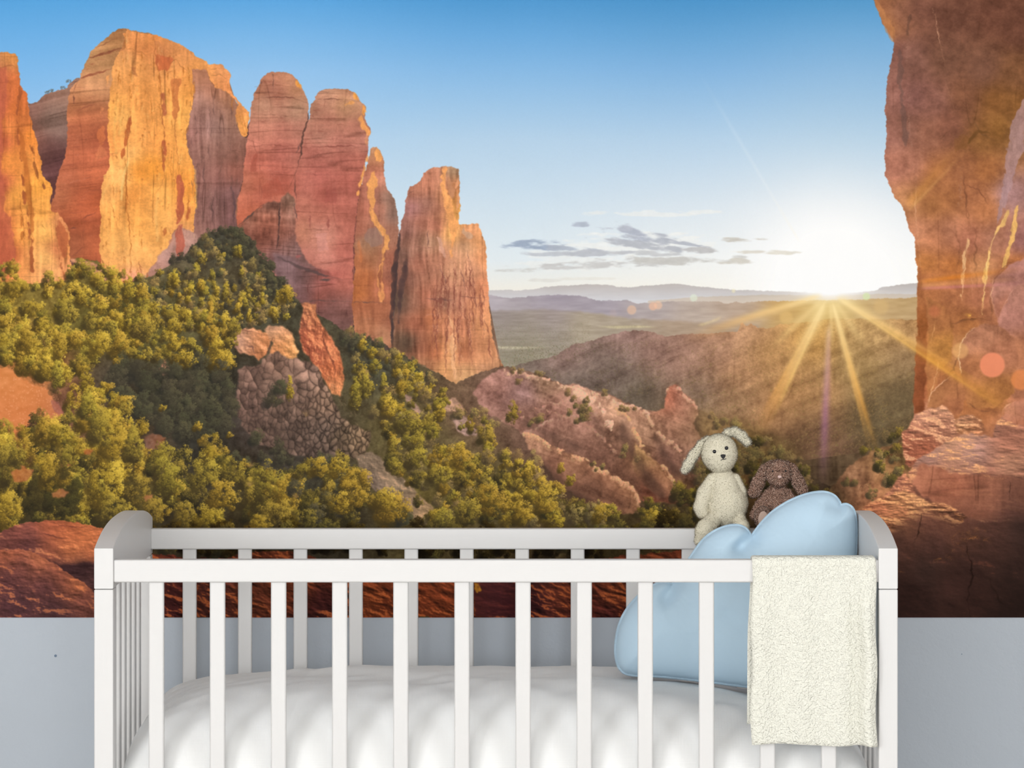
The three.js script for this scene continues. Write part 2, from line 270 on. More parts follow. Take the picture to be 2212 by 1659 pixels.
paint([[1060, 748], [1120, 749], [1190, 751], [1110, 754], [1060, 753]], 'cfc3a6', { blur: 1, alpha: 0.7 }); paint([[1290, 705], [1380, 703], [1420, 707], [1330, 710]], 'd6c89c', { blur: 1, alpha: 0.6 });
{ const r = rng(31); for (let i = 0; i < 1500; i++) { const y = 694 + r() * 110, x = 1045 + r() * 230, s = 0.6 + (y - 690) / 110; dab(x, y, s, 0.46 + r() * 0.1, 0.45 + r() * 0.08, 0.36 + r() * 0.06, 0.35); } }
// hill beyond the ridge, right of the pinnacles, and the hazy slope that runs up under the sun
const HILL = [[1070, 806], [1119, 788], [1202, 768], [1237, 745], [1289, 733], [1367, 713], [1405, 716], [1443, 727], [1492, 721], [1535, 720], [1593, 716], [1599, 700], [1605, 696], [1612, 704], [1622, 698], [1634, 706], [1655, 710], [1700, 700], [1780, 690], [1900, 690], [2050, 690], [2050, BOT], [1070, BOT]];
paint(HILL, stone(inked(0.97, 0.925, 0.93, [[1230, 760, 'a0857a'], [1120, 800, '807468'], [1340, 730, 'a08378'], [1420, 760, '997a6c'], [1300, 790, '86766a'], [1250, 830, '70665a'], [1380, 850, '686050'], [1450, 900, '6a5c48'], [1320, 800, '766a5e'], [1480, 780, 'a88572'], [1560, 760, 'b48e74'], [1500, 850, '8d7863'], [1610, 720, 'bd9470'], [1600, 800, 'c2976c'], [1660, 760, 'c99d65'], [1750, 730, 'cfa05a'], [1700, 840, 'b88d5c'], [1650, 900, 'b1855a'], [1600, 880, '9b7d5c'], [1780, 850, 'ab8458'], [1850, 800, '9c8254'], [1950, 780, '9a805c'], [1950, 850, '746648'], [1880, 900, '665a40'], [1780, 950, '7c6048'], [1700, 980, '6b543c'], [1650, 1000, '5e4a32'], [1900, 960, '584e36'], [1820, 1020, '6b4f40'], [1600, 1050, '6a4a2c'], [1750, 1060, '5b4234'], [1900, 720, 'c5a26c'], [1970, 700, 'c49a66']]), { beds: 0.10, period: 15, slope: 0.45, flute: 0.22, fx: 34, fy: 60, lines: 0.10, crack: 0.10, mott: 0.17, grain: 0.08, seed: 3, soft: 2500 }), { rough: 4 });
{ const r = rng(32); for (let i = 0; i < 15000; i++) { const x = 1110 + r() * 860, y = 735 + r() * 340; if (y < 735 + Math.abs(x - 1400) * 0.05 || fbm(x / 44 + y / 90, y / 24, 3) < 0.47) continue; const hz = clamp(1 - Math.hypot(x - 1790, y - 650) / 520), s = 0.5 + r() * (0.6 + (y - 735) / 280); dab(x, y, s, lerp(0.36, 0.66, hz) + r() * 0.06, lerp(0.33, 0.50, hz) + r() * 0.05, lerp(0.24, 0.30, hz), 0.42); if (r() < 0.25) dab(x + 2, y - 2, s * 0.8, lerp(0.66, 0.86, hz), lerp(0.52, 0.66, hz), lerp(0.42, 0.42, hz), 0.3); } }

// --- the cliffs
paint([[-320, 560], [60, 560], [500, 430], [520, 300], [540, 262], [700, 300], [800, 420], [850, 520], [866, 520], [900, 470], [1000, 560], [1050, 620], [1085, 800], [1200, 850], [1480, 900], [1700, 1000], [1980, 960], [1980, BOT], [-320, BOT]], stone([[0, 700, '9a8440'], [400, 600, '6a5c44'], [520, 430, '6a4a44'], [650, 350, '6a4640'], [780, 500, '6d4640'], [860, 560, '4c3a38'], [860, 700, '564640'], [940, 800, '7a6048'], [1050, 850, '96705c'], [1300, 950, '8a6450'], [700, 800, '5c5040'], [700, 1000, '5a4c3c'], [300, 900, '4c4434'], [1700, 1050, '5c4834']], { mott: 0.3, seed: 9 }));
paint([[40, 640], [61, 222], [80, 221], [88, 212], [100, 203], [118, 198], [146, 190], [150, 180], [170, 168], [230, 200], [230, 520], [140, 600]], stone([[75, 232, '8e6256'], [100, 208, '9c6e5c'], [130, 205, 'a57a66'], [115, 235, '9c7d70'], [110, 262, '8f7466'], [130, 285, '84665c'], [75, 300, '8d5a4c'], [110, 318, '6d4843'], [110, 380, '643f3d'], [130, 340, '5f3c3c'], [100, 430, '6b4240']], { beds: 0.16, period: 13, slope: 0.25, flute: 0.1, lines: 0.3, seed: 1 }), { rough: 4 });
{ const r = rng(3); for (const [x, y] of [[102, 202], [110, 199], [136, 192], [148, 178]]) for (let i = 0; i < 26; i++) dab(x + (r() - 0.5) * 10, y - r() * 6, 0.9, 0.40, 0.40, 0.38, 0.7); }
// the great block: shaded left face
paint([[106, 470], [113, 435], [124, 382], [141, 339], [146, 268], [147, 212], [152, 192], [172, 172], [173, 159], [192, 124], [194, 116], [206, 101], [223, 88], [240, 73], [253, 64], [273, 62], [330, 75], [330, 620], [238, 617], [223, 600], [210, 570], [160, 566], [148, 560], [140, 500]], stone(inked(1.03, 1.07, 0.92, [[250, 70, 'a0664a'], [250, 90, 'b0785a'], [215, 105, 'bb8062'], [240, 118, 'a56b50'], [230, 130, 'd09a7c'], [200, 130, 'cb9274'], [215, 152, 'b5785e'], [200, 180, 'cf8e76'], [165, 200, 'cc8870'], [220, 200, 'cf8d74'], [160, 225, 'bd7158'], [215, 240, 'b4654f'], [180, 260, 'b9634f'], [160, 300, 'b26050'], [220, 300, 'b15a4a'], [180, 340, 'b9604e'], [150, 380, 'b56252'], [200, 380, 'b95f4a'], [130, 420, 'b86a56'], [180, 430, 'bb5d49'], [210, 440, 'b4573f'], [150, 480, 'a5533f'], [190, 480, 'b55a46'], [165, 520, '9b5545'], [205, 530, 'bb5f48'], [190, 560, '9d4e3c'], [155, 550, '8e5040']]), { beds: 0.13, period: 15, slope: 0.10, flute: 0.12, fx: 30, lines: 0.22, crack: 0.12, seed: 2 }), { rough: 3.5 });
for (const [p, w, c, a] of [[[[193, 124], [215, 119], [240, 111], [264, 104]], 6, '8a5038', 0.8], [[[174, 168], [200, 161], [225, 154], [245, 147]], 6, '9a563e', 0.75], [[[168, 238], [185, 231], [210, 225], [232, 221]], 3, '8b4a3a', 0.6], [[[205, 102], [230, 92], [256, 82]], 2.5, '85503c', 0.6], [[[158, 200], [168, 175], [175, 172]], 2, '7c4a3c', 0.5], [[[160, 225], [158, 200]], 3, '6e4238', 0.6], [[[146, 300], [190, 291], [235, 286]], 2, 'd08a74', 0.5], [[[150, 345], [190, 336], [228, 334]], 2, 'cf8870', 0.4], [[[124, 402], [170, 390], [222, 378]], 3, 'd08b74', 0.5], [[[118, 430], [160, 424], [214, 418]], 2, 'c77c66', 0.4], [[[152, 494], [160, 492], [168, 495]], 3, '6e4038', 0.6], [[[178, 475], [190, 465], [205, 460], [214, 440]], 2.5, '8b4a38', 0.6], [[[176, 520], [183, 480]], 2, '96503e', 0.5], [[[155, 555], [175, 538], [192, 530]], 2, '7f4638', 0.5]]) line(p, w, c, { alpha: a });
// sunlit front of the block
paint([[273, 66], [332, 79], [385, 98], [430, 129], [455, 144], [480, 146], [495, 175], [510, 222], [534, 250], [528, 300], [516, 430], [508, 500], [430, 520], [330, 594], [250, 604], [240, 300], [262, 110]], stone([[300, 200, 'c8824e'], [420, 200, 'a86c4c'], [410, 400, 'b0704c'], [470, 350, '8f6458'], [350, 560, 'c08060']], { mott: 0.2, seed: 5 }));
const LITCOL = inked(1, 0.955, 0.99, [[270, 75, 'e8a05c'], [300, 78, 'f0a55f'], [330, 85, 'e6984f'], [365, 92, 'e8a15f'], [400, 115, 'e09a5a'], [440, 140, 'eda75c'], [480, 150, 'e8a264'], [490, 175, 'e79a5c'], [285, 95, 'e09050'], [310, 110, 'dd8d4e'], [345, 110, 'c9804e'], [390, 140, 'e5a05c'], [275, 120, 'f0b26c'], [300, 140, 'efaa5c'], [325, 150, 'eba35a'], [255, 160, 'f6b163'], [275, 180, 'f2a95a'], [310, 190, 'f0a555'], [250, 230, 'fbb65c'], [270, 250, 'fdc168'], [300, 230, 'f3a656'], [330, 240, 'f5aa58'], [245, 310, 'f3a052'], [262, 300, 'f8b15c'], [310, 300, 'f5ab5a'], [340, 310, 'f3a552'], [280, 330, 'fcc470'], [260, 380, 'fcc471'], [240, 420, 'f8b563'], [300, 370, 'ef9c3e'], [330, 360, 'f2a23f'], [290, 420, 'f0a04a'], [320, 420, 'f4ac55'], [350, 420, 'f9b95f'], [240, 480, 'f7b25c'], [260, 520, 'fbbd66'], [300, 480, 'f4ad55'], [330, 500, 'f8b45c'], [350, 480, 'f8b962'], [250, 570, 'f8b664'], [280, 560, 'fbbf6c'], [310, 560, 'f8b663'], [240, 600, 'f0a862'], [285, 600, 'e9a082'], [330, 560, 'fabc6a'], [355, 520, 'f7b560'], [375, 230, 'f7b35c'], [395, 250, 'fbbb5e'], [370, 310, 'f3a653'], [395, 330, 'f8b158'], [385, 300, 'f9b55a'], [400, 400, 'f4a64b'], [415, 400, 'f2a045'], [410, 470, 'f6ae55'], [400, 490, 'f3b06c'], [380, 170, 'f0a75c'], [405, 165, 'eea24f'], [410, 200, 'f4aa52']]);
const LIT = [[265, 73], [275, 66], [273, 62], [291, 69], [332, 75], [354, 82], [385, 94], [408, 108], [430, 125], [451, 139], [481, 140], [487, 149], [499, 164], [496, 173], [502, 202], [514, 217], [539, 242], [539, 258], [532, 295], [522, 293], [511, 268], [509, 237], [516, 225], [494, 202], [463, 189], [453, 172], [446, 151], [415, 149], [418, 170], [420, 192], [415, 237], [403, 288], [408, 331], [420, 359], [423, 420], [425, 445], [420, 467], [419, 502], [400, 494], [388, 486], [375, 502], [362, 537], [322, 583], [316, 594], [286, 604], [238, 616], [228, 608], [223, 593], [218, 558], [214, 540], [219, 467], [216, 436], [223, 379], [234, 364], [237, 339], [232, 306], [233, 268], [234, 222], [237, 192], [241, 162], [246, 136], [261, 106], [271, 103], [275, 86]];
paint(LIT, stone(LITCOL, { beds: 0.015, period: 22, flute: 0.26, fx: 24, fy: 170, lines: 0.03, crack: 0.30, mott: 0.13, grain: 0.05, seed: 4, soft: 500 }), { rough: 5 });
// shaded right flank
paint([[414, 148], [446, 151], [453, 172], [463, 189], [494, 202], [516, 225], [509, 237], [511, 268], [522, 293], [534, 298], [530, 330], [524, 390], [511, 435], [511, 500], [463, 506], [430, 522], [395, 562], [386, 560], [395, 500], [419, 504], [420, 467], [425, 445], [423, 420], [420, 359], [408, 331], [403, 288], [415, 237], [420, 192], [416, 170]], stone([[430, 170, 'b5795a'], [450, 195, 'b3745a'], [490, 215, 'a9704e'], [430, 210, 'bf9080'], [440, 240, 'ab7c70'], [470, 240, 'a6786a'], [465, 270, '997872'], [420, 270, 'b08074'], [480, 290, 'a27668'], [500, 260, 'a9785f'], [410, 290, 'ad746a'], [440, 320, '9d6f62'], [480, 330, '92675a'], [510, 330, '8d5f50'], [430, 380, '9c6b60'], [470, 380, '936258'], [505, 370, '985a4a'], [440, 440, '9a6c62'], [470, 440, '86605a'], [495, 420, '7a5552'], [505, 450, '7d5450'], [430, 490, 'a07064'], [465, 480, '8d635c'], [500, 485, '775350'], [420, 520, 'a5786a'], [400, 545, 'ac8078']], { beds: 0.05, flute: 0.5, fx: 16, fy: 130, lines: 0.14, crack: 0.3, mott: 0.14, seed: 6 }), { rough: 4 });
paint([[419, 504], [430, 520], [395, 560], [330, 598], [286, 608], [316, 594], [322, 583], [362, 537], [375, 502], [388, 486]], stone([[410, 515, 'b2877a'], [370, 545, 'b98c80'], [335, 580, 'b58474'], [385, 505, 'c08a74'], [300, 602, 'b98270']], { flute: 0.3, mott: 0.2, seed: 8, beds: 0.03 }), { rough: 8, blur: 1 });
paint([[386, 486], [394, 484], [399, 520], [396, 550], [384, 556], [377, 530], [380, 500]], 'b8604c', { rough: 4, blur: 1, alpha: 0.85 });
// recesses and clefts on the sunlit face (dark inks)
for (const [p, c, a] of [[[[280, 243], [283, 262], [277, 300], [264, 345], [262, 330], [270, 295], [276, 262]], 'bd6236', 0.85], [[[346, 198], [357, 205], [358, 240], [352, 270], [351, 225], [347, 210]], 'bd6846', 0.85], [[[352, 285], [362, 320], [358, 340], [350, 322], [353, 300]], 'b85f3c', 0.9], [[[352, 330], [358, 345], [354, 375], [350, 350]], 'b4603a', 0.8], [[[367, 171], [392, 170], [383, 200], [388, 240], [380, 262], [374, 250], [373, 210]], 'cf7a46', 0.85], [[[384, 375], [394, 390], [397, 440], [392, 478], [380, 486], [383, 420]], 'bb5f44', 0.9], [[[407, 440], [411, 452], [410, 470], [400, 485], [398, 478], [405, 462]], 'b9603c', 0.85], [[[338, 118], [376, 128], [368, 138], [364, 152], [342, 152], [336, 140]], 'c4663e', 0.85], [[[332, 80], [350, 95], [352, 115], [337, 116], [334, 96]], 'c98050', 0.7], [[[275, 140], [292, 146], [298, 165], [288, 160]], 'a5613c', 0.55], [[[355, 490], [361, 500], [354, 512], [352, 502]], 'b8673a', 0.8], [[[220, 232], [226, 230], [216, 262], [214, 258]], 'e08a5a', 0.8], [[[212, 280], [222, 270], [228, 300], [216, 320], [210, 300]], 'd4774a', 0.75], [[[214, 316], [228, 320], [232, 335], [208, 345], [200, 352]], 'df8258', 0.75], [[[229, 168], [237, 160], [232, 190], [229, 188]], 'eda060', 0.8]]) paint(p, c, { rough: 4, blur: 0.6, alpha: a });
for (const [p, w, c, a] of [[[[332, 76], [336, 120], [340, 150], [346, 190], [350, 230], [353, 270], [355, 300], [352, 330], [356, 380], [350, 398], [334, 420], [330, 460]], 2.6, 'a55c34', 0.7], [[[283, 250], [276, 300], [264, 345]], 2.4, '9a5230', 0.7], [[[272, 345], [270, 400], [272, 440], [280, 480], [281, 540], [280, 590]], 3, 'b0622e', 0.75], [[[380, 230], [378, 280], [382, 330], [384, 380]], 2.2, 'b0643a', 0.7], [[[240, 440], [246, 466], [246, 480]], 2, 'a4602f', 0.7], [[[252, 470], [254, 500]], 2, 'b06a38', 0.5], [[[330, 455], [331, 490]], 2, 'a86234', 0.6], [[[300, 565], [305, 585], [308, 602]], 3, '9a5538', 0.7], [[[282, 565], [284, 600]], 2, 'a85f38', 0.6], [[[218, 560], [224, 575], [228, 606]], 3, '9a5434', 0.75], [[[408, 420], [406, 450], [399, 485]], 2, 'aa5c34', 0.7], [[[270, 380], [285, 392], [300, 398]], 1.6, 'b06838', 0.5], [[[271, 103], [295, 112], [320, 118], [336, 124]], 2, 'b8703c', 0.6], [[[262, 108], [290, 116], [330, 126]], 1.4, 'a8683c', 0.5], [[[420, 150], [440, 151], [452, 170]], 2, '8f5a44', 0.6], [[[365, 138], [378, 128], [400, 150], [412, 160]], 2, 'a5623a', 0.6], [[[345, 152], [380, 155]], 2, 'a5623a', 0.6], [[[408, 108], [404, 130], [398, 150]], 1.6, 'a5683e', 0.5], [[[455, 150], [470, 146], [486, 152]], 2, 'b0703f', 0.6], [[[455, 165], [475, 160], [495, 172]], 2, 'a86a3c', 0.6], [[[512, 240], [520, 260], [528, 285]], 1.5, 'b87830', 0.6], [[[520, 245], [528, 262], [531, 280]], 1.5, 'b87830', 0.6], [[[463, 200], [458, 260], [452, 300]], 2, '7d5a52', 0.5], [[[440, 340], [442, 390], [441, 420]], 3, '70504a', 0.6], [[[459, 425], [460, 480], [466, 500]], 3, '5f4442', 0.7], [[[480, 340], [474, 390], [475, 420]], 2, '76544a', 0.5], [[[498, 325], [534, 327]], 1.6, '6a4438', 0.6], [[[503, 360], [528, 360], [534, 328]], 1.6, '6a4438', 0.6], [[[500, 400], [508, 450], [505, 495]], 6, '5d4546', 0.5]]) line(p, w, c, { alpha: a, rough: 5 });
for (const [p, w, c, a] of [[[[277, 350], [268, 375], [264, 400], [262, 430]], 5, 'ffdc8c', 0.5], [[[250, 230], [248, 290], [250, 330]], 5, 'fdc870', 0.35], [[[262, 255], [258, 290]], 4, 'ffd07a', 0.4], [[[238, 385], [226, 410], [222, 440]], 4, 'ffc878', 0.4], [[[420, 365], [424, 420], [424, 450]], 3, 'ffc860', 0.5], [[[340, 420], [336, 470], [340, 520]], 5, 'ffd286', 0.3]]) line(p, w, c, { alpha: a, rough: 3, blur: 1, taper: false });

// left spire
const SPIRE = [[-60, 170], [-40, 120], [-2, 113], [10, 112], [33, 116], [38, 122], [40, 149], [43, 179], [47, 189], [59, 207], [61, 227], [67, 255], [81, 306], [89, 359], [95, 382], [104, 392], [113, 415], [110, 423], [111, 455], [124, 458], [142, 482], [151, 502], [151, 537], [154, 568], [156, 622], [-120, 640], [-100, 400]];
paint(SPIRE, stone(inked(1.01, 0.965, 0.97, [[5, 130, 'c88a58'], [20, 120, 'dd964f'], [33, 130, 'e09a55'], [5, 160, 'bf6e4e'], [5, 220, 'c0674a'], [0, 300, 'bd6245'], [0, 400, 'bf6248'], [5, 500, 'c46440'], [15, 560, 'c0623c'], [-50, 300, 'a9563f'], [-50, 500, 'a9563f'], [25, 170, 'd87a45'], [30, 230, 'dd7f42'], [22, 280, 'ef9450'], [25, 350, 'f09a4c'], [35, 420, 'f0a850'], [45, 500, 'f2a653'], [50, 580, 'f0a35c'], [50, 200, 'd97a42'], [55, 260, 'cf7a42'], [70, 290, 'e89040'], [65, 350, 'ea9a4c'], [85, 400, 'f3aa4c'], [90, 450, 'f5ae55'], [95, 500, 'fabd66'], [100, 560, 'fbc272'], [80, 600, 'f4b06c'], [110, 590, 'f5b572'], [135, 480, 'd9905c'], [130, 540, 'c87850'], [145, 580, 'f3a76c'], [148, 540, 'efa55c']]), { beds: 0.03, flute: 0.35, fx: 18, fy: 150, crack: 0.25, seed: 11, soft: 250 }), { rough: 5 });
for (const [p, c, a] of [[[[43, 182], [47, 195], [38, 245], [40, 290], [46, 330], [50, 382], [58, 445], [67, 500], [71, 540], [73, 596], [66, 586], [66, 530], [60, 482], [52, 440], [46, 380], [42, 318], [35, 285], [34, 245]], 'a65a36', 0.9], [[[36, 245], [50, 290], [56, 330], [66, 400], [70, 440], [74, 480], [72, 520], [64, 470], [52, 400], [44, 330]], 'b5622f', 0.55], [[[56, 290], [62, 310], [76, 340], [74, 330], [64, 300]], '96522e', 0.8], [[[69, 350], [75, 345], [84, 380], [82, 392], [73, 365]], '9c5a32', 0.8], [[[124, 470], [138, 486], [146, 505], [147, 540], [138, 560], [128, 530], [124, 500]], 'b5623e', 0.85], [[[128, 545], [136, 580], [146, 605], [140, 606], [130, 575]], 'b0603c', 0.8], [[[-5, 150], [14, 142], [15, 192], [12, 232], [5, 268], [6, 330], [4, 369], [9, 420], [12, 460], [25, 470], [28, 502], [33, 532], [36, 590], [-20, 600], [-20, 150]], 'c0644a', 0.7], [[[44, 430], [48, 470], [51, 510], [50, 560], [46, 520], [43, 470]], 'b0642e', 0.7], [[[92, 384], [96, 392], [95, 412], [91, 405]], '8a4c30', 0.8]]) paint(p, c, { rough: 5, blur: 0.7, alpha: a });
for (const [p, w, c] of [[[[0, 146], [20, 141], [39, 147]], 2, '9c5a3a'], [[[42, 418], [44, 450], [52, 500], [52, 560]], 2, '96562e'], [[[112, 420], [118, 460], [124, 520], [128, 580]], 2, 'a5623a'], [[[78, 590], [105, 592], [124, 590]], 1.6, 'd08a4e'], [[[90, 485], [99, 500]], 1.4, 'a07030'], [[[73, 340], [80, 370], [86, 395]], 2, '7f4626'], [[[58, 445], [64, 480]], 2, '8a4e2c']]) line(p, w, c, { alpha: 0.7 });

// the two towers
const PINK = [[590, 165, 'bb7a64'], [620, 165, 'c08068'], [590, 185, 'a5665a'], [640, 195, 'b57a60'], [560, 200, 'b4735f'], [600, 205, 'b06c5c'], [570, 225, 'c58e7c'], [610, 225, 'bc8272'], [650, 230, 'b98672'], [560, 245, 'b67c6a'], [640, 245, 'b98876'], [560, 270, 'c37a6c'], [610, 280, 'bd7368'], [645, 270, 'b8756a'], [560, 310, 'cc7d70'], [610, 330, 'c57068'], [560, 340, 'c66c60'], [640, 340, 'b56b62'], [600, 370, 'b9645a'], [560, 400, 'b2604f'], [610, 400, 'b05a4e'], [530, 400, 'b36857'], [525, 440, 'c06a58'], [560, 420, 'ba6456'], [520, 470, 'bd6450'], [600, 425, 'b26254'], [540, 460, 'b5604c'],
  [710, 200, 'c48a76'], [750, 205, 'b57a66'], [700, 225, 'c98a78'], [750, 225, 'd49a78'], [690, 245, 'b97c6c'], [760, 240, 'c58a74'], [700, 260, 'bd766a'], [760, 270, 'bd766a'], [690, 300, 'c58478'], [740, 310, 'b9736a'], [785, 310, 'c07a70'], [680, 330, 'bb6b64'], [740, 340, 'b4665e'], [780, 350, 'b9695f'], [690, 380, 'b3625c'], [750, 390, 'ad5e56'], [660, 400, 'b96a62'], [700, 420, 'a75850'], [650, 440, 'bf7266'], [740, 440, 'b5655c'], [690, 470, 'b96c60'], [660, 500, 'c07a68'], [750, 480, 'b4665c'], [700, 520, 'cd8478'], [690, 500, 'd08a80'], [740, 540, 'ae6058'], [660, 560, 'a9665e'], [700, 560, 'c27a72'], [720, 600, 'b2605a'], [690, 620, 'ad5c56'], [750, 620, 'ab5f56'], [700, 650, 'a5605a'], [740, 640, 'b0675c']];
paint([[508, 520], [512, 487], [513, 436], [525, 386], [532, 310], [540, 262], [543, 221], [548, 214], [548, 203], [561, 181], [563, 172], [576, 159], [586, 155], [612, 155], [632, 162], [647, 181], [657, 198], [665, 219], [667, 231], [666, 257], [680, 300], [680, 700], [500, 640]], stone(inked(1.02, 1.055, 0.99, PINK), { beds: 0.10, period: 17, flute: 0.12, fx: 26, fy: 90, lines: 0.22, crack: 0.16, mott: 0.10, seed: 13, soft: 350 }), { rough: 2.6 });
paint([[632, 640], [640, 500], [636, 403], [638, 376], [648, 343], [653, 302], [662, 266], [667, 259], [671, 247], [670, 234], [672, 224], [682, 214], [680, 209], [690, 197], [700, 193], [753, 193], [766, 200], [777, 216], [785, 224], [791, 231], [788, 252], [791, 264], [800, 277], [801, 287], [796, 297], [795, 330], [785, 380], [775, 430], [770, 500], [764, 600], [760, 720], [680, 720]], stone(inked(1.02, 1.055, 0.99, PINK), { beds: 0.10, period: 19, flute: 0.14, fx: 30, fy: 110, lines: 0.20, crack: 0.12, mott: 0.12, seed: 17, soft: 350 }), { rough: 2.6 });
for (const [p, c, a] of [[[[636, 166], [647, 181], [652, 192], [642, 188], [637, 178]], 'f0a050', 0.95], [[[766, 200], [777, 214], [774, 220], [764, 214], [764, 205]], 'f0a352', 0.95], [[[745, 224], [764, 216], [770, 220], [760, 226], [746, 228]], 'e9a05c', 0.8], [[[781, 226], [791, 232], [788, 252], [782, 246]], 'efa256', 0.95], [[[772, 255], [784, 248], [788, 262], [796, 275], [801, 286], [795, 295], [790, 284], [782, 280]], 'eca05c', 0.9], [[[790, 285], [796, 298], [796, 312], [787, 315]], 'e09a70', 0.7], [[[793, 330], [795, 338], [790, 365], [780, 400], [773, 425], [770, 422], [776, 395], [784, 365]], 'f4a860', 0.95], [[[763, 432], [766, 440], [763, 452]], 'eab088', 0.8], [[[682, 505], [707, 500], [708, 540], [692, 545], [686, 530]], 'd79488', 0.5], [[[700, 412], [730, 410], [728, 440], [700, 438]], '9c5048', 0.35], [[[562, 400], [600, 380], [614, 420], [570, 430]], 'a3503f', 0.35], [[[541, 345], [556, 330], [553, 370], [543, 372]], 'a05040', 0.5]]) paint(p, c, { rough: 5, blur: 0.7, alpha: a });
for (const [p, w, c, a] of [[[[666, 240], [665, 258], [655, 285], [652, 305], [650, 335], [645, 355], [637, 376], [636, 400]], 4, '5c4038', 0.85], [[[640, 330], [648, 310], [653, 300]], 3, '70504a', 0.6], [[[637, 376], [628, 398], [622, 410]], 1.8, '7a4a40', 0.7], [[[638, 380], [639, 420], [640, 436]], 3.5, '6a443c', 0.75], [[[548, 213], [590, 209], [632, 210], [664, 222]], 2.4, '6d4438', 0.75], [[[550, 188], [590, 183], [640, 188]], 2, '87543f', 0.5], [[[589, 160], [590, 180], [589, 200]], 3, '6a4a42', 0.7], [[[565, 176], [566, 183]], 4, '70504a', 0.5], [[[540, 248], [580, 247], [620, 250], [660, 243]], 2.2, '92604f', 0.6], [[[535, 316], [580, 313], [630, 315], [648, 312]], 2.6, '8f5044', 0.7], [[[652, 317], [690, 318], [740, 316], [794, 320]], 2.8, '8b4e44', 0.75], [[[640, 377], [700, 378], [780, 378]], 1.8, '8e5048', 0.6], [[[528, 300], [548, 305], [556, 335], [546, 350], [542, 375]], 2, '8e5244', 0.6], [[[562, 390], [565, 410], [564, 430]], 1.8, '8a4a40', 0.6], [[[683, 214], [720, 213], [765, 217]], 2.4, '7a4e40', 0.75], [[[690, 196], [714, 200]], 2, '6a4a42', 0.6], [[[672, 238], [700, 236], [745, 232]], 1.6, '8a5a48', 0.5], [[[773, 430], [772, 460], [768, 500], [765, 560], [760, 640], [758, 660]], 3.4, '5f3c36', 0.85], [[[670, 466], [672, 500]], 5, '8f5048', 0.35], [[[708, 465], [710, 500]], 6, '96544a', 0.35], [[[668, 366], [700, 362], [745, 365]], 1.4, '94564c', 0.4], [[[655, 345], [720, 348], [790, 345]], 1.4, '9a5a50', 0.4]]) line(p, w, c, { alpha: a, rough: 3 });
// dark buttress in the cleft between the block and the towers
paint([[500, 520], [512, 500], [513, 488], [540, 466], [560, 450], [575, 438], [592, 433], [604, 438], [610, 425], [622, 415], [634, 425], [640, 470], [638, 520], [660, 560], [690, 590], [720, 640], [700, 660], [640, 640], [560, 560], [505, 530]], stone([[580, 445, '7c5a4e'], [540, 475, '87604f'], [570, 470, '9c5844'], [520, 495, '9a5c4a'], [595, 480, 'a5604a'], [625, 430, '80604f'], [620, 470, 'a97a6a'], [615, 500, 'a56452'], [560, 500, '975644'], [530, 510, '84594c'], [590, 520, '8d5546'], [620, 530, '8c6860'], [650, 530, '7e5f5c'], [640, 580, '80625e'], [600, 560, '705456'], [690, 610, '8a5a54']], { beds: 0.15, period: 11, slope: -0.1, flute: 0.5, fx: 14, fy: 50, lines: 0.25, crack: 0.3, mott: 0.3, seed: 19 }), { rough: 6, blur: 0.6 });
for (const [p, w, c] of [[[[604, 438], [604, 470], [600, 520], [596, 560]], 4, '4c3834'], [[[513, 488], [535, 470], [570, 440]], 4, '5a4640'], [[[636, 440], [642, 480]], 3, '5e4a46']]) line(p, w, c, { alpha: 0.7 });
// lower wall under the towers
paint([[590, 545], [640, 560], [690, 580], [730, 600], [764, 610], [760, 740], [700, 745], [640, 660], [600, 620]], stone([[620, 560, '7d6060'], [640, 600, '806464'], [660, 640, '7a5c5c'], [700, 600, 'a2584f'], [690, 640, 'b2604f'], [740, 620, 'b06454'], [710, 660, '7e5a56'], [740, 660, '8a5d54'], [700, 700, '7a544e'], [740, 710, '785650'], [670, 590, '7d5a54']], { beds: 0.16, period: 14, flute: 0.2, lines: 0.25, mott: 0.2, seed: 21 }), { rough: 8, blur: 2 });
for (const [p, w, c, a] of [[[[672, 600], [665, 625], [672, 650]], 3, '6d403c', 0.6], [[[600, 555], [640, 575], [700, 595], [740, 605]], 7, '5c4846', 0.4], [[[625, 655], [690, 648], [758, 652]], 3, '5e4844', 0.6], [[[690, 605], [720, 602]], 6, '5b4a46', 0.5], [[[700, 690], [750, 689]], 1.6, 'b99a92', 0.6], [[[640, 555], [650, 552]], 8, 'a5605c', 0.5]]) line(p, w, c, { alpha: a });
// the thin third tower beside them
paint([[795, 345], [800, 325], [806, 317], [814, 317], [827, 338], [833, 401], [842, 414], [852, 429], [860, 474], [861, 505], [858, 560], [850, 640], [845, 740], [850, 758], [830, 742], [765, 725], [760, 660], [766, 540], [773, 440], [785, 380]], stone(inked(1.05, 1.08, 0.95, [[805, 325, 'c58a74'], [820, 345, 'c8846c'], [812, 370, 'b96e64'], [825, 390, 'bd7c74'], [795, 400, 'a5625c'], [840, 430, '9a7472'], [850, 460, '8a6a6a'], [820, 450, 'b07068'], [790, 450, 'a8625a'], [780, 500, 'a8625a'], [820, 500, 'ab7068'], [850, 510, 'a06a62'], [790, 520, '9c7468'], [800, 540, '9d6c5c'], [775, 560, 'b0684f'], [790, 600, 'b5684a'], [775, 640, 'a8603f'], [810, 560, 'a56a56'], [835, 560, 'a5625a'], [825, 620, 'b06658'], [780, 660, '9a5a4a'], [810, 680, 'aa6654'], [790, 700, 'b0705c'], [830, 720, 'b87e6c'], [845, 700, '9a5c50'], [845, 600, '8c5650']]), { beds: 0.07, period: 15, flute: 0.4, fx: 14, fy: 90, lines: 0.15, crack: 0.25, seed: 23, soft: 300 }), { rough: 4 });
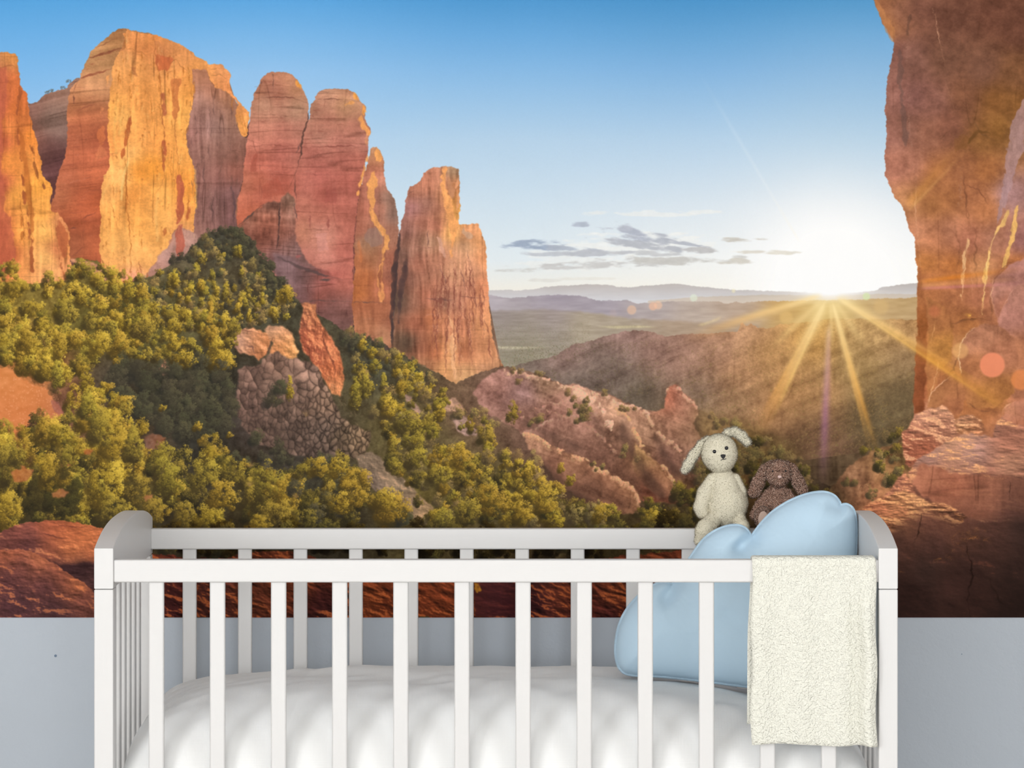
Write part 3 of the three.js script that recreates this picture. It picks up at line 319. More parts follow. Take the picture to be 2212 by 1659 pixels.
for (const [p, c, a] of [[[[812, 319], [816, 320], [826, 338], [825, 344], [818, 350], [809, 334]], 'f3a862', 0.95], [[[800, 372], [810, 370], [813, 385], [810, 420], [808, 455], [815, 470], [828, 490], [836, 505], [841, 520], [840, 535], [832, 550], [826, 565], [824, 545], [832, 528], [830, 515], [818, 500], [806, 480], [797, 460], [795, 430], [790, 400]], 'f3a962', 0.85], [[[826, 565], [830, 568], [827, 600], [831, 640], [824, 655], [818, 640], [816, 600], [818, 575]], 'eca062', 0.8], [[[821, 575], [825, 572], [824, 630], [820, 635]], '9a5a44', 0.8], [[[792, 495], [810, 490], [828, 512], [824, 530], [800, 535], [788, 515]], '98796e', 0.6], [[[773, 520], [780, 510], [784, 560], [778, 590]], 'cf7a4c', 0.5]]) paint(p, c, { rough: 6, blur: 0.8, alpha: a });
line([[762, 654], [800, 652], [838, 655]], 3, '6f5048', { alpha: 0.6 }); line([[766, 690], [800, 689], [836, 690]], 1.6, 'c09a8c', { alpha: 0.6 }); line([[785, 726], [805, 730], [820, 724]], 2, '8a4c40', { alpha: 0.6 });
// right tower and its buttresses
const P3 = [[845, 780], [850, 700], [856, 600], [860, 520], [863, 500], [872, 467], [880, 419], [885, 403], [900, 397], [908, 391], [915, 373], [933, 363], [953, 360], [963, 358], [991, 365], [992, 381], [991, 419], [994, 449], [991, 484], [1034, 484], [1041, 504], [1051, 536], [1051, 582], [1056, 622], [1060, 695], [1064, 732], [1076, 773], [1090, 795], [1110, 830], [1060, 870], [1030, 850], [1000, 850], [965, 820], [920, 790], [880, 780]];
paint(P3, stone(inked(1.05, 1.08, 0.95, [[940, 375, 'c27c70'], [920, 400, 'c1796c'], [955, 390, 'c58072'], [975, 372, 'a88678'], [985, 400, 'c07a5c'], [895, 410, 'b8766c'], [890, 450, 'a8707a'], [920, 440, 'a06c6a'], [950, 450, 'b07068'], [975, 440, 'dd9460'], [985, 460, 'f0a868'], [880, 500, '8a5c5c'], [910, 480, 'a4665f'], [945, 490, 'a8655d'], [975, 500, 'f0ad72'], [890, 530, 'a5706a'], [930, 520, 'b08074'], [870, 550, '6f4e4c'], [880, 600, '7a504c'], [905, 570, 'a4655c'], [930, 590, 'a46a60'], [950, 560, 'b5766a'], [865, 650, '5a4644'], [890, 650, '8a5a52'], [920, 640, 'aa665a'], [950, 620, 'ae6c60'], [975, 590, 'c48a78'], [990, 560, 'd49480'], [1010, 500, 'd28a70'], [1005, 530, 'b88876'], [1030, 520, 'dc9470'], [1045, 560, 'd88c6c'], [1020, 580, 'cf8e7c'], [1045, 620, 'cf8068'], [1010, 630, 'bd7c70'], [960, 650, '8a5f58'], [990, 650, 'a86a60'], [1030, 650, 'cd8468'], [900, 700, '9d5c50'], [935, 690, 'b0674f'], [960, 700, 'c9806a'], [1000, 700, 'bb7462'], [1040, 700, 'd08a6c'], [910, 750, '955a4e'], [940, 760, 'b3664f'], [970, 760, 'd69472'], [1000, 760, 'b86f5a'], [1045, 760, 'cb866c'], [880, 740, '5f4a44'], [920, 790, '92604f'], [960, 800, 'c88a68'], [1000, 810, 'd29a7c'], [1050, 810, 'b8806c'], [1080, 800, 'a87460'], [1010, 840, 'cf9874']]), { beds: 0.06, period: 17, flute: 0.55, fx: 17, fy: 85, lines: 0.16, crack: 0.25, mott: 0.12, seed: 29, soft: 300 }), { rough: 3.5 });
for (const [p, c, a] of [[[[955, 365], [966, 362], [964, 380], [962, 400], [968, 420], [978, 450], [984, 470], [990, 485], [986, 510], [979, 535], [974, 560], [971, 545], [974, 515], [968, 480], [960, 440], [954, 410], [952, 385]], 'f4a868', 0.9], [[[966, 380], [976, 395], [982, 420], [980, 440], [970, 420], [965, 400]], 'c68a66', 0.8], [[[986, 382], [991, 385], [988, 420], [992, 450], [986, 460], [984, 420]], 'eaa478', 0.8], [[[942, 505], [950, 515], [960, 545], [964, 562], [958, 555], [948, 530]], 'dfa890', 0.7], [[[966, 663], [972, 670], [978, 700], [984, 745], [986, 800], [990, 825], [980, 815], [972, 760], [976, 720], [970, 690]], 'f4b888', 0.75], [[[975, 690], [983, 700], [990, 740], [986, 755], [980, 720]], 'e6a070', 0.6], [[[998, 490], [1012, 500], [1022, 515], [1010, 518], [998, 505]], 'cba488', 0.7]]) paint(p, c, { rough: 7, blur: 0.8, alpha: a });
for (const [p, w, c, a] of [[[[863, 505], [860, 540], [852, 600], [846, 680], [846, 760]], 12, '4c3a38', 0.4], [[[878, 560], [868, 620], [862, 700]], 14, '503c3a', 0.3], [[[925, 500], [926, 540]], 3, '6d4a46', 0.6], [[[880, 420], [900, 410]], 2, '80504a', 0.6], [[[960, 560], [975, 565], [990, 590], [985, 640]], 3, 'e8b098', 0.5], [[[948, 570], [960, 600], [963, 640]], 3, '7a524c', 0.6], [[[992, 580], [1003, 610], [1004, 636]], 3, '8d5c50', 0.6], [[[1010, 540], [1020, 590]], 3, '96685a', 0.5], [[[1028, 520], [1032, 560], [1026, 590]], 3, 'eaaa84', 0.6], [[[1040, 530], [1046, 600], [1050, 660]], 3, 'eca478', 0.6], [[[920, 645], [960, 648], [988, 646]], 4, '6f4c48', 0.65], [[[915, 655], [960, 652], [986, 658]], 2, 'c9a296', 0.6], [[[995, 641], [1030, 643], [1052, 642]], 3, '8a584c', 0.6], [[[915, 682], [960, 684]], 2, 'd0a898', 0.7], [[[1003, 660], [1012, 700], [1020, 760], [1018, 790]], 3, '8c5546', 0.6], [[[1016, 660], [1026, 720], [1030, 770]], 2.4, 'edae8a', 0.6], [[[1034, 655], [1046, 710], [1056, 770]], 2.4, 'eaa684', 0.6], [[[1000, 670], [1008, 720], [1012, 770]], 2, 'eab090', 0.55], [[[940, 700], [944, 760], [950, 800]], 3, '8a5044', 0.5], [[[990, 740], [1000, 790], [1015, 830]], 3, 'f0b894', 0.6], [[[1030, 760], [1040, 790], [1060, 810]], 3, 'e3aa8e', 0.6]]) line(p, w, c, { alpha: a, rough: 5 });

// small joints, ledges and pits scattered over the faces
const within = (poly, x, y) => { let c = false; for (let i = 0, j = poly.length - 1; i < poly.length; j = i++) { const [a, b] = poly[i], [d, e] = poly[j]; if ((b > y) !== (e > y) && x < (d - a) * (y - b) / (e - b) + a) c = !c; } return c; };
function scatter(poly, n, seed, draw) { const r = rng(seed); let ax = 1e9, ay = 1e9, bx = -1e9, by = -1e9; for (const [x, y] of poly) { ax = Math.min(ax, x); ay = Math.min(ay, y); bx = Math.max(bx, x); by = Math.max(by, y); } for (let i = 0; i < n; i++) { const x = lerp(ax, bx, r()), y = lerp(ay, by, r()); if (within(poly, x, y)) draw(x, y, r); } }
scatter(LIT, 420, 301, (x, y, r) => { const l = 6 + r() * 30, d = (r() - 0.5) * 6; if (r() < 0.55) line([[x, y], [x + d, y + l]], 1.6 + r() * 1.6, r() < 0.5 ? 'b5692f' : 'c87c3a', { alpha: 0.55, rough: 3 }); if (r() < 0.6) line([[x + 3, y], [x + d + 3, y + l]], 3, 'ffd68a', { alpha: 0.5, rough: 3 }); if (r() < 0.5) dab(x, y, 0.8 + r() * 1.6, 0.70, 0.40, 0.20, 0.45); });
scatter([[110, 435], [146, 268], [152, 192], [194, 116], [253, 64], [262, 100], [236, 200], [232, 300], [216, 436], [214, 540], [150, 550]], 200, 302, (x, y, r) => { const l = 10 + r() * 34; line([[x, y], [x + l, y - l * 0.12]], 1.2 + r() * 1.4, r() < 0.55 ? '9a5240' : 'd8907a', { alpha: 0.4, rough: 3 }); });
scatter([[414, 148], [516, 225], [522, 300], [511, 500], [420, 510], [403, 288]], 150, 303, (x, y, r) => { const l = 8 + r() * 40; line([[x, y], [x + (r() - 0.5) * 6, y + l]], 1.2 + r() * 2, r() < 0.6 ? '6f5048' : 'c69a88', { alpha: 0.45, rough: 4 }); });
for (const [poly, sd] of [[[[545, 215], [563, 172], [590, 156], [640, 170], [665, 225], [650, 330], [636, 400], [530, 480], [535, 300]], 304], [[[660, 280], [672, 225], [700, 194], [760, 198], [790, 235], [795, 330], [770, 470], [760, 640], [680, 600], [640, 420]], 305]])
  scatter(poly, 230, sd, (x, y, r) => { const l = 8 + r() * 34; if (!within(poly, x + l + 6, y)) return; line([[x, y], [x + l, y + (r() - 0.5) * 3]], 1 + r() * 1.5, r() < 0.55 ? '965648' : 'd8a090', { alpha: 0.42, rough: 2 }); if (r() < 0.22) line([[x, y], [x + (r() - 0.5) * 4, y + 8 + r() * 26]], 1.4, '8a4e44', { alpha: 0.4, rough: 3 }); });
// rounded flutes of the right tower, wider towards the foot
{ const r = rng(306);
  for (let k = 0; k < 34; k++) { const t = r(), x0 = lerp(940, 1050, t), y0 = lerp(560, 520, t) + r() * 170, l = 60 + r() * 120, dx = (t - 0.35) * 22 * (l / 120); const p = [[x0, y0], [x0 + dx * 0.3 + (r() - 0.5) * 8, y0 + l * 0.4], [x0 + dx, Math.min(815, y0 + l)]];
    line(p, 3.4, '8a5042', { alpha: 0.5, rough: 6 }); line(p.map(([x, y]) => [x + 4, y]), 3.2, 'f0b48c', { alpha: 0.62, rough: 6 }); line(p.map(([x, y]) => [x + 8, y + 3]), 3, 'dc9674', { alpha: 0.4, rough: 6 }); }
  for (let k = 0; k < 60; k++) { const x = 868 + r() * 90, y = 420 + r() * 330, l = 10 + r() * 26; line([[x, y], [x + l, y + (r() - 0.5) * 3]], 1.2 + r(), r() < 0.5 ? '8a5048' : 'd09a88', { alpha: 0.4, rough: 2 }); } }

// a crest catching the sun: dabs just under a ridge line
function crest(pts, depth, color, alpha, n, seed) {
  const r = rng(seed), c = hex(color), q = roughen(pts, 8, false);
  for (let k = 0; k < n; k++) { const i = Math.floor(r() * (q.length - 1)), t = r(), d = r() * r() * depth, x = lerp(q[i][0], q[i + 1][0], t) - d * 0.25, y = lerp(q[i][1], q[i + 1][1], t) + d, a = alpha * (1 - d / depth) * smooth(0.3, 0.55, noise(x / 8 + seed, y / 8)); if (a > 0.02) dab(x, y, 0.7 + r() * 1.4, c[0] * (0.9 + 0.2 * r()), c[1] * (0.9 + 0.2 * r()), c[2], a); }
}
// --- ground of the near slopes
const GROUND = [[0, 640, 'a98f40'], [100, 650, 'a48a44'], [0, 720, 'b08a48'], [60, 800, 'd98a50'], [50, 870, 'd8814e'], [0, 930, 'c97a48'], [140, 880, '9a6a50'], [200, 700, '7f7038'], [300, 700, '7a6f3c'], [400, 640, '6f6440'], [400, 560, '74654c'], [480, 520, '5a5546'], [520, 600, '6d6046'], [600, 660, '5f5844'], [250, 820, '5d5040'], [330, 860, '3f3c30'], [440, 860, '3d3c32'], [420, 950, '3d3830'], [320, 970, '6a5440'], [300, 1050, '6b5a30'], [100, 1000, '7c6236'], [60, 1080, '4a4028'], [200, 1100, '3f3a26'], [400, 1100, '4a4030'], [560, 1080, '55482e'], [560, 900, '5f5048'], [700, 900, '5e5040'], [640, 1000, '4f463c'], [700, 1080, '4a4234'], [760, 860, '6f6244'], [800, 800, '5c5644'], [850, 900, '7c6c42'], [950, 950, '8c7850'], [900, 1050, '7a6838'], [1000, 900, '96745a'], [1080, 850, '94705c'], [1000, 1050, '75643c'], [1100, 1050, '6f6038'], [1150, 950, '8a6654'], [1250, 900, '9c7060'], [1200, 1000, '7b5a48'], [1300, 1060, '6a5038'], [1400, 1000, '7c5a48'], [1400, 920, '98705c'], [1480, 960, '80604c'], [1500, 1060, '5a4a2c'], [1300, 1130, '5a4c2a'], [1550, 950, '8a6a4c'], [1600, 1050, '5c4428'], [1650, 1000, '5e4a30'], [1750, 1080, '4a3a2c'], [1850, 1000, '6e5a3c'], [1900, 1040, '8a6242']].map(([x, y, h]) => { const [r, g] = hex(h), k = g > 0.62 * r ? 0.8 : 0.97; return [x, y, h, k, k, k]; });
paint([[-320, 600], [60, 612], [150, 606], [160, 560], [215, 566], [240, 614], [290, 606], [330, 596], [395, 558], [430, 518], [463, 502], [512, 490], [545, 520], [600, 600], [640, 650], [720, 700], [770, 735], [845, 760], [880, 770], [930, 800], [985, 830], [1050, 800], [1090, 793], [1119, 800], [1162, 808], [1214, 829], [1240, 829], [1278, 843], [1318, 852], [1347, 869], [1405, 889], [1437, 895], [1509, 886], [1564, 907], [1608, 924], [1660, 945], [1740, 1030], [1800, 1050], [1850, 1000], [1960, 940], [1990, 1100], [1990, BOT], [-320, BOT]], stone(GROUND, { beds: 0.05, slope: 0.5, flute: 0.3, fx: 26, fy: 30, lines: 0.06, crack: 0.1, mott: 0.32, grain: 0.10, seed: 33, soft: 1200 }), { rough: 6 });
// bare red earth on the left
paint([[-320, 760], [0, 787], [60, 822], [110, 850], [150, 905], [150, 920], [110, 915], [60, 925], [40, 948], [0, 950], [-320, 960]], swatchTex([[10, 810, 'dd8c52'], [60, 850, 'dc864c'], [20, 890, 'dd8550'], [60, 915, 'd67c48'], [110, 880, 'd58450'], [140, 905, 'b87060'], [0, 935, 'd07e48'], [-200, 860, 'd8824c']], 0.05, 14, 9), { rough: 8, blur: 1 });
{ const r = rng(41); for (let i = 0; i < 260; i++) { const x = r() * 130, y = 815 + r() * 110; dab(x, y, 0.7 + r() * 0.9, 0.95, 0.68, 0.5, 0.4); } paint([[105, 862], [130, 870], [152, 900], [140, 908], [118, 890]], '9c5f58', { rough: 5, blur: 2, alpha: 0.6 }); paint([[60, 912], [95, 915], [120, 930], [80, 940]], '7a4c48', { rough: 4, blur: 2, alpha: 0.7 }); }

// --- ridges right of the towers
const ridge = (pts, list, opt, rough = 7) => paint(pts, stone(list, { beds: 0.12, period: 12, slope: -0.4, flute: 0.45, fx: 24, fy: 26, lines: 0.12, crack: 0.2, mott: 0.3, grain: 0.08, ...opt }), { rough, blur: 0.6 });
ridge([[1020, 850], [1050, 815], [1090, 795], [1162, 810], [1214, 830], [1240, 829], [1278, 843], [1318, 852], [1347, 869], [1405, 890], [1437, 880], [1440, 842], [1448, 834], [1460, 830], [1474, 846], [1503, 872], [1509, 888], [1500, 920], [1560, 1000], [1500, 1090], [1380, 1080], [1300, 1040], [1200, 990], [1130, 940], [1060, 900]], [[1070, 830, 'a8786a'], [1130, 850, '96706a'], [1180, 830, '9a765c'], [1240, 840, 'c6947c'], [1290, 860, 'cf9c80'], [1330, 880, 'bf8e70'], [1200, 880, 'a07060'], [1130, 900, '8f6656'], [1260, 910, 'ab7a68'], [1330, 930, '8a6450'], [1400, 930, 'b08468'], [1445, 860, 'ab6048'], [1470, 860, 'a87460'], [1490, 880, 'ac7c62'], [1440, 920, 'a8785f'], [1490, 940, '8f6850'], [1220, 950, '87604f'], [1300, 980, '7c5646'], [1380, 1000, '80583f'], [1440, 990, '8a6050'], [1500, 1000, '7c5848'], [1420, 1060, '8a503c'], [1480, 1060, '6a4c34'], [1350, 1040, '76503f']], { seed: 35 });
ridge([[1130, 935], [1165, 945], [1205, 968], [1250, 985], [1290, 1010], [1340, 1035], [1368, 1050], [1384, 1085], [1380, 1110], [1300, 1110], [1230, 1060], [1180, 1010], [1140, 970]], [[1170, 955, 'b9876a'], [1230, 985, 'a87658'], [1300, 1020, 'a06c50'], [1360, 1055, 'b27a58'], [1200, 1000, '785040'], [1280, 1050, '6f4c3c'], [1340, 1090, '6c4838'], [1380, 1090, 'b07c5a']], { seed: 37 });
ridge([[1370, 955], [1400, 985], [1430, 1010], [1450, 1030], [1458, 1050], [1450, 1070], [1420, 1080], [1390, 1050], [1365, 1000]], [[1390, 980, 'b08458'], [1430, 1015, 'a87452'], [1452, 1050, 'b8805e'], [1400, 1040, '78503e'], [1420, 1070, '7a4c3a']], { seed: 38 });
for (const [p, d, c, a, n, sd] of [
  [[[1130, 935], [1165, 946], [1205, 968], [1250, 985], [1290, 1010], [1340, 1035], [1368, 1050], [1384, 1088]], 16, 'e4ac80', 0.6, 2600, 1], [[[1330, 880], [1360, 905], [1385, 960], [1410, 985], [1440, 1010], [1456, 1040], [1458, 1056]], 14, 'e0aa7c', 0.6, 2200, 2],
  [[[1400, 895], [1420, 925], [1460, 960], [1480, 990], [1500, 1010]], 14, 'd6a482', 0.55, 1500, 3], [[[1240, 835], [1285, 858], [1310, 890], [1325, 915]], 26, 'ecbc9c', 0.6, 2600, 4], [[[1090, 797], [1162, 812], [1214, 831], [1250, 832], [1280, 845], [1318, 856], [1346, 872], [1404, 892]], 16, 'e2b292', 0.5, 2200, 5],
  [[[1440, 842], [1460, 831], [1476, 848], [1504, 874], [1509, 890]], 10, 'd8a284', 0.55, 900, 6], [[[1085, 905], [1130, 900], [1180, 872], [1250, 857]], 12, 'c0907a', 0.45, 900, 7], [[[1130, 932], [1200, 902], [1290, 890]], 12, 'c4947e', 0.4, 900, 8], [[[1150, 880], [1230, 900], [1300, 940], [1340, 985]], 12, 'b98870', 0.4, 1000, 9]]) crest(p, d, c, a, n, sd);
for (const [p, w, a] of [[[[1155, 968], [1190, 1012], [1240, 1058], [1300, 1090]], 20, 0.28], [[[1345, 905], [1365, 960], [1395, 1010], [1440, 1065]], 18, 0.26], [[[1415, 935], [1440, 975], [1470, 1020]], 14, 0.26], [[[1250, 870], [1290, 905], [1310, 940]], 12, 0.22], [[[1130, 905], [1190, 935], [1260, 960]], 12, 0.2]]) paint([...p, ...p.map(([x, y]) => [x - w * 0.5, y + w]).reverse()], '4a352c', { rough: 8, blur: 5, alpha: a * 2, rag: false });

paint([[1500, 884], [1570, 905], [1640, 925], [1710, 965], [1780, 1060], [1800, 1100], [1640, 1100], [1560, 1010], [1510, 930]], stone([[1530, 900, '94744e'], [1600, 940, '86683f'], [1680, 970, '7a603c'], [1560, 980, '7c5c3c'], [1640, 1040, '66482a'], [1740, 1050, '5c4834'], [1760, 1080, '503e2e']], { mott: 0.4, flute: 0.3, fx: 20, fy: 24, beds: 0.05, seed: 131 }), { rough: 8, blur: 13 });
// --- boulders in the middle of the slope, the red fin and the column rocks below it
const BOULD = (pts, list, seed) => paint(pts, rugged(list, 'e6ae84', { sx: 26, sy: 20, th: 0.035, width: 0.05, amount: 0.4, relief: 2.0, gate: 0.4, seed }), { rough: 6, blur: 1 });
BOULD([[505, 745], [510, 715], [530, 706], [560, 712], [590, 725], [583, 745], [572, 768], [560, 782], [545, 768], [520, 765]], [[515, 735, 'b08c80'], [530, 715, 'd89a74'], [560, 720, 'e09462'], [570, 740, 'dc8c58'], [555, 770, 'd08050'], [530, 755, 'a87860']], 43);
BOULD([[570, 712], [580, 702], [610, 704], [632, 720], [635, 740], [647, 758], [640, 775], [600, 780], [578, 770], [590, 740]], [[590, 712, 'dba888'], [620, 715, 'd0946c'], [600, 745, 'dc9058'], [625, 755, 'e0985c'], [640, 765, 'e8ac6a'], [590, 765, 'b87450']], 44);
line([[590, 728], [582, 750], [574, 770]], 4, '6a4438', { alpha: 0.8 }); line([[510, 712], [545, 716], [588, 728]], 2.4, '8a5a48', { alpha: 0.7 }); line([[525, 745], [545, 748], [552, 765]], 5, '7a5448', { alpha: 0.5 });
((p, l) => paint(p, rugged(l, 'e89a68', { sx: 22, sy: 26, th: 0.02, width: 0.04, amount: 0.6, relief: 2.6, gate: 0.4, seed: 45 }), { rough: 5, blur: 0.5 }))([[655, 665], [648, 655], [684, 656], [682, 672], [690, 690], [708, 720], [730, 755], [740, 790], [742, 830], [735, 858], [715, 850], [700, 820], [680, 790], [655, 760], [645, 720], [650, 690]], [[665, 660, 'a0664e'], [680, 660, 'd08a58'], [660, 690, '9a5844'], [685, 700, 'b86a48'], [670, 730, 'a85640'], [700, 730, 'c87650'], [690, 760, 'a55440'], [720, 760, 'd08058'], [735, 790, 'c87048'], [710, 800, 'b8603f'], [730, 830, 'd88a5c'], [715, 845, 'd08a5a']]);
for (const [p, w, c, a] of [[[[655, 662], [684, 660]], 3, 'd89a6c', 0.7], [[[650, 677], [682, 676]], 2, '6a4034', 0.6], [[[690, 700], [700, 740], [720, 780], [725, 830]], 4, '6f3c30', 0.5], [[[700, 712], [720, 745], [732, 780]], 3, 'eaa478', 0.6], [[[670, 740], [690, 770], [705, 810], [720, 845]], 4, 'dd9a70', 0.45], [[[738, 790], [738, 830], [734, 855]], 4, 'e0935c', 0.6], [[[652, 707], [690, 705]], 2, 'd8a48c', 0.6]]) line(p, w, c, { alpha: a, rough: 7 });
// rounded columns: cells with a joint between, each cell its own tone
{
  const r = rng(51), cells = [], POLY = [[512, 800], [530, 790], [560, 788], [580, 765], [600, 758], [625, 775], [640, 772], [680, 790], [700, 830], [715, 850], [728, 880], [740, 905], [770, 920], [800, 930], [796, 965], [780, 990], [745, 985], [720, 1000], [640, 985], [560, 960], [520, 920], [508, 860]];
  const inPoly = (x, y) => { let c = false; for (let i = 0, j = POLY.length - 1; i < POLY.length; j = i++) { const [a, b] = POLY[i], [d, e] = POLY[j]; if ((b > y) !== (e > y) && x < (d - a) * (y - b) / (e - b) + a) c = !c; } return c; };
  for (let y = 750; y < 1010; y += 13) for (let x = 490; x < 820; x += 10) { if (y < 850 && x < 700 && r() < 0.55) continue; if (r() < 0.18) continue; cells.push([x + (r() - 0.5) * 11 + ((y / 13) & 1) * 5, y + (r() - 0.5) * 13, 0.86 + r() * 0.28, r()]); }
  const col = swatches([[540, 800, '8a6a5c'], [600, 780, '94705e'], [630, 770, 'a07c6a'], [660, 800, 'a88270'], [540, 870, '7d6054'], [600, 850, '7b6254'], [660, 860, '86695a'], [700, 870, 'a8846c'], [560, 920, '70584c'], [640, 930, '6f594d'], [700, 930, '80695c'], [740, 950, '94795f'], [780, 950, '9a7c60'], [720, 990, '65524a']], 800);
  const soft = stencil(roughen(POLY, 10), 1);
  for (let j = 0; j < soft.h; j++) for (let i = 0; i < soft.w; i++) {
    const a = soft.a[j * soft.w + i]; if (a < 0.01) continue; const x = soft.x + i, y = soft.y + j, wx = x + 5 * (noise(x / 9, y / 9) - 0.5), wy = y + 5 * (noise(x / 9 + 9, y / 9) - 0.5);
    let d1 = 1e9, d2 = 1e9, c1 = null; const gap = clamp((y - 760) / 240);
    for (const c of cells) { if (Math.abs(c[0] - wx) > 30 || Math.abs(c[1] - wy) > 40) continue; const d = Math.hypot(c[0] - wx, (c[1] - wy) * (0.62 + 0.1 * c[3])); if (d < d1) { d2 = d1; d1 = d; c1 = c; } else if (d < d2) d2 = d; }
    col(x, y, O); const e = smooth(0.0, 4.6, d2 - d1), jt = 0.18 + 0.22 * smooth(600, 720, x); let m = 0.94 * (1 - jt + jt * e) * c1[2] * (1 + 0.017 * clamp((wx - c1[0]), -8, 8) - 0.012 * clamp(wy - c1[1], -9, 9)) * (1 + 0.5 * (fbm(x / 14, y / 14, 4) - 0.5)) + 0.12 * (noise(x / 2, y / 2) - 0.5);
    put(x, y, O[0] * m, O[1] * m, O[2] * m, a);
  }
  for (let k = 0; k < 26; k++) { const t = k / 25, x = lerp(690, 800, t) + (r() - 0.5) * 14, y = lerp(800, 985, t) + (r() - 0.5) * 24 - 14 * Math.sin(t * 3.1); line([[x, y - 7], [x + 4, y], [x + 3, y + 9]], 2.2, 'dcb088', { alpha: 0.55, rough: 2 }); }
}
// crags lower down in the middle
for (const [p, l, s] of [[[[770, 985], [800, 975], [835, 1000], [870, 1030], [900, 1065], [930, 1090], [948, 1120], [945, 1135], [905, 1130], [880, 1100], [850, 1080], [820, 1070], [790, 1040], [775, 1010]], [[800, 990, '8c7560'], [840, 1020, 'b09070'], [810, 1040, '6a5a50'], [870, 1050, '8f7a62'], [900, 1080, 'b89470'], [880, 1090, '6f5c4c'], [930, 1110, 'b8946a'], [920, 1125, '9a7a58']], 61], [[[955, 870], [985, 858], [1000, 875], [1002, 890], [975, 888], [955, 885]], [[970, 870, 'c49a80'], [995, 880, 'b88a70']], 62], [[[975, 905], [1000, 895], [1025, 920], [1030, 940], [1005, 942], [985, 925]], [[990, 905, 'b08c7c'], [1010, 930, '9c7c74'], [1005, 915, 'b89480']], 63], [[[875, 850], [890, 858], [915, 890], [905, 895], [880, 870]], [[890, 870, 'a48270']], 64], [[[328, 800], [340, 798], [350, 772], [358, 770], [360, 788], [375, 795], [372, 808], [350, 812]], [[345, 800, '8a6458'], [356, 780, 'b47c58'], [360, 802, '9a6450']], 65], [[[150, 560], [180, 564], [212, 572], [240, 600], [236, 612], [200, 590], [170, 580]], [[165, 568, 'c88a68'], [200, 578, 'bf8464'], [225, 600, 'd09870']], 66], [[[545, 660], [560, 655], [566, 672], [552, 676]], [[555, 665, 'c49c84']], 67]]) BOULD(p, l, s);

// --- bushes and small trees: each a cluster of leaf dabs
const LEAF = { warm: ['5c4a22', 'ac8c32', 'e2bc4c'], olive: ['4c4024', '927c32', 'ccae46'], dusk: ['3e3a2e', '58523c', '7c7248'], dim: ['584a32', '8a7446', 'c6a45c'], deep: ['36301f', '675a2c', 'ac923e'], haze: ['6c553a', '93784c', 'bd9862'], dark: ['1c140a', '453616', '7d6222'] };
for (const k in LEAF) LEAF[k] = LEAF[k].map(hex);
const RB = rng(91);
function bush(x, y, w, h, kind, light = 1, dens = 1) {
  // a canopy with a ragged outline, filled with small leafy clumps, lower ones in front
  const [D, M, L] = LEAF[kind], tint = (RB() - 0.5) * 0.12, gsh = (RB() - 0.5) * 0.07, ph = RB() * 50, rc0 = 1.7 + 0.045 * Math.min(w, h);
  const n = Math.max(5, Math.round(0.30 * w * h / (rc0 * rc0) * dens)), spire = h > w * 1.3 ? 0.75 : 0.25, cl = [];
  const edge = (a) => 0.62 + 0.62 * noise(ph + Math.cos(a) * 2.2 + 10, Math.sin(a) * 2.2 + 10);
  for (let k = 0; k < n; k++) { const a = RB() * 6.28, q = Math.sqrt(RB()) * edge(a), u = Math.cos(a) * q, v = Math.sin(a) * q; cl.push([u * (1 - spire * clamp(-v * 0.5 + 0.3)), v]); }
  cl.sort((p, q) => p[1] - q[1]);
  for (let k = 0; k < 7; k++) dab(x - w * (0.10 + 0.34 * RB()), y - h * (0.02 + 0.3 * RB()), rc0 * 0.6 + w * 0.13 * (0.5 + RB()), D[0] * 0.82, D[1] * 0.82, D[2] * 0.9, 0.36);
  for (let k = 0; k < n * 0.5; k++) { const c = cl[Math.floor(RB() * n)]; dab(x + c[0] * w * 0.46, y - h * 0.5 + c[1] * h * 0.46 + rc0 * 0.8, rc0 * (0.8 + RB() * 0.8), D[0], D[1], D[2], 0.5); }
  for (const [u, v] of cl) {
    const cx = x + u * w * 0.5, cy = y - h * 0.5 + v * h * 0.5, rr = rc0 * (0.6 + RB() * 0.9), canopy = 0.40 * u - 0.36 * v, cj = (RB() - 0.5) * 0.30, m = Math.ceil(rr * rr * 0.75) + 3;
    for (let i = 0; i < m; i++) {
      const b = RB() * 6.28, s = Math.sqrt(RB()) * 1.25, nx = Math.cos(b) * s, ny = Math.sin(b) * s * 0.85;
      const t = clamp(0.46 + canopy + cj + 0.24 * nx - 0.24 * ny + (RB() - 0.5) * 0.42) * light;
      const c0 = t < 0.5 ? D : M, c1 = t < 0.5 ? M : L, f = t < 0.5 ? t * 2 : t * 2 - 1, j = 1 + tint + (RB() - 0.5) * 0.14;
      dab(cx + nx * rr, cy + ny * rr, 0.45 + RB() * (0.55 + rr * 0.06), lerp(c0[0], c1[0], f) * j, lerp(c0[1], c1[1], f) * (j + gsh), lerp(c0[2], c1[2], f) * j, 0.72);
    }
  }
}
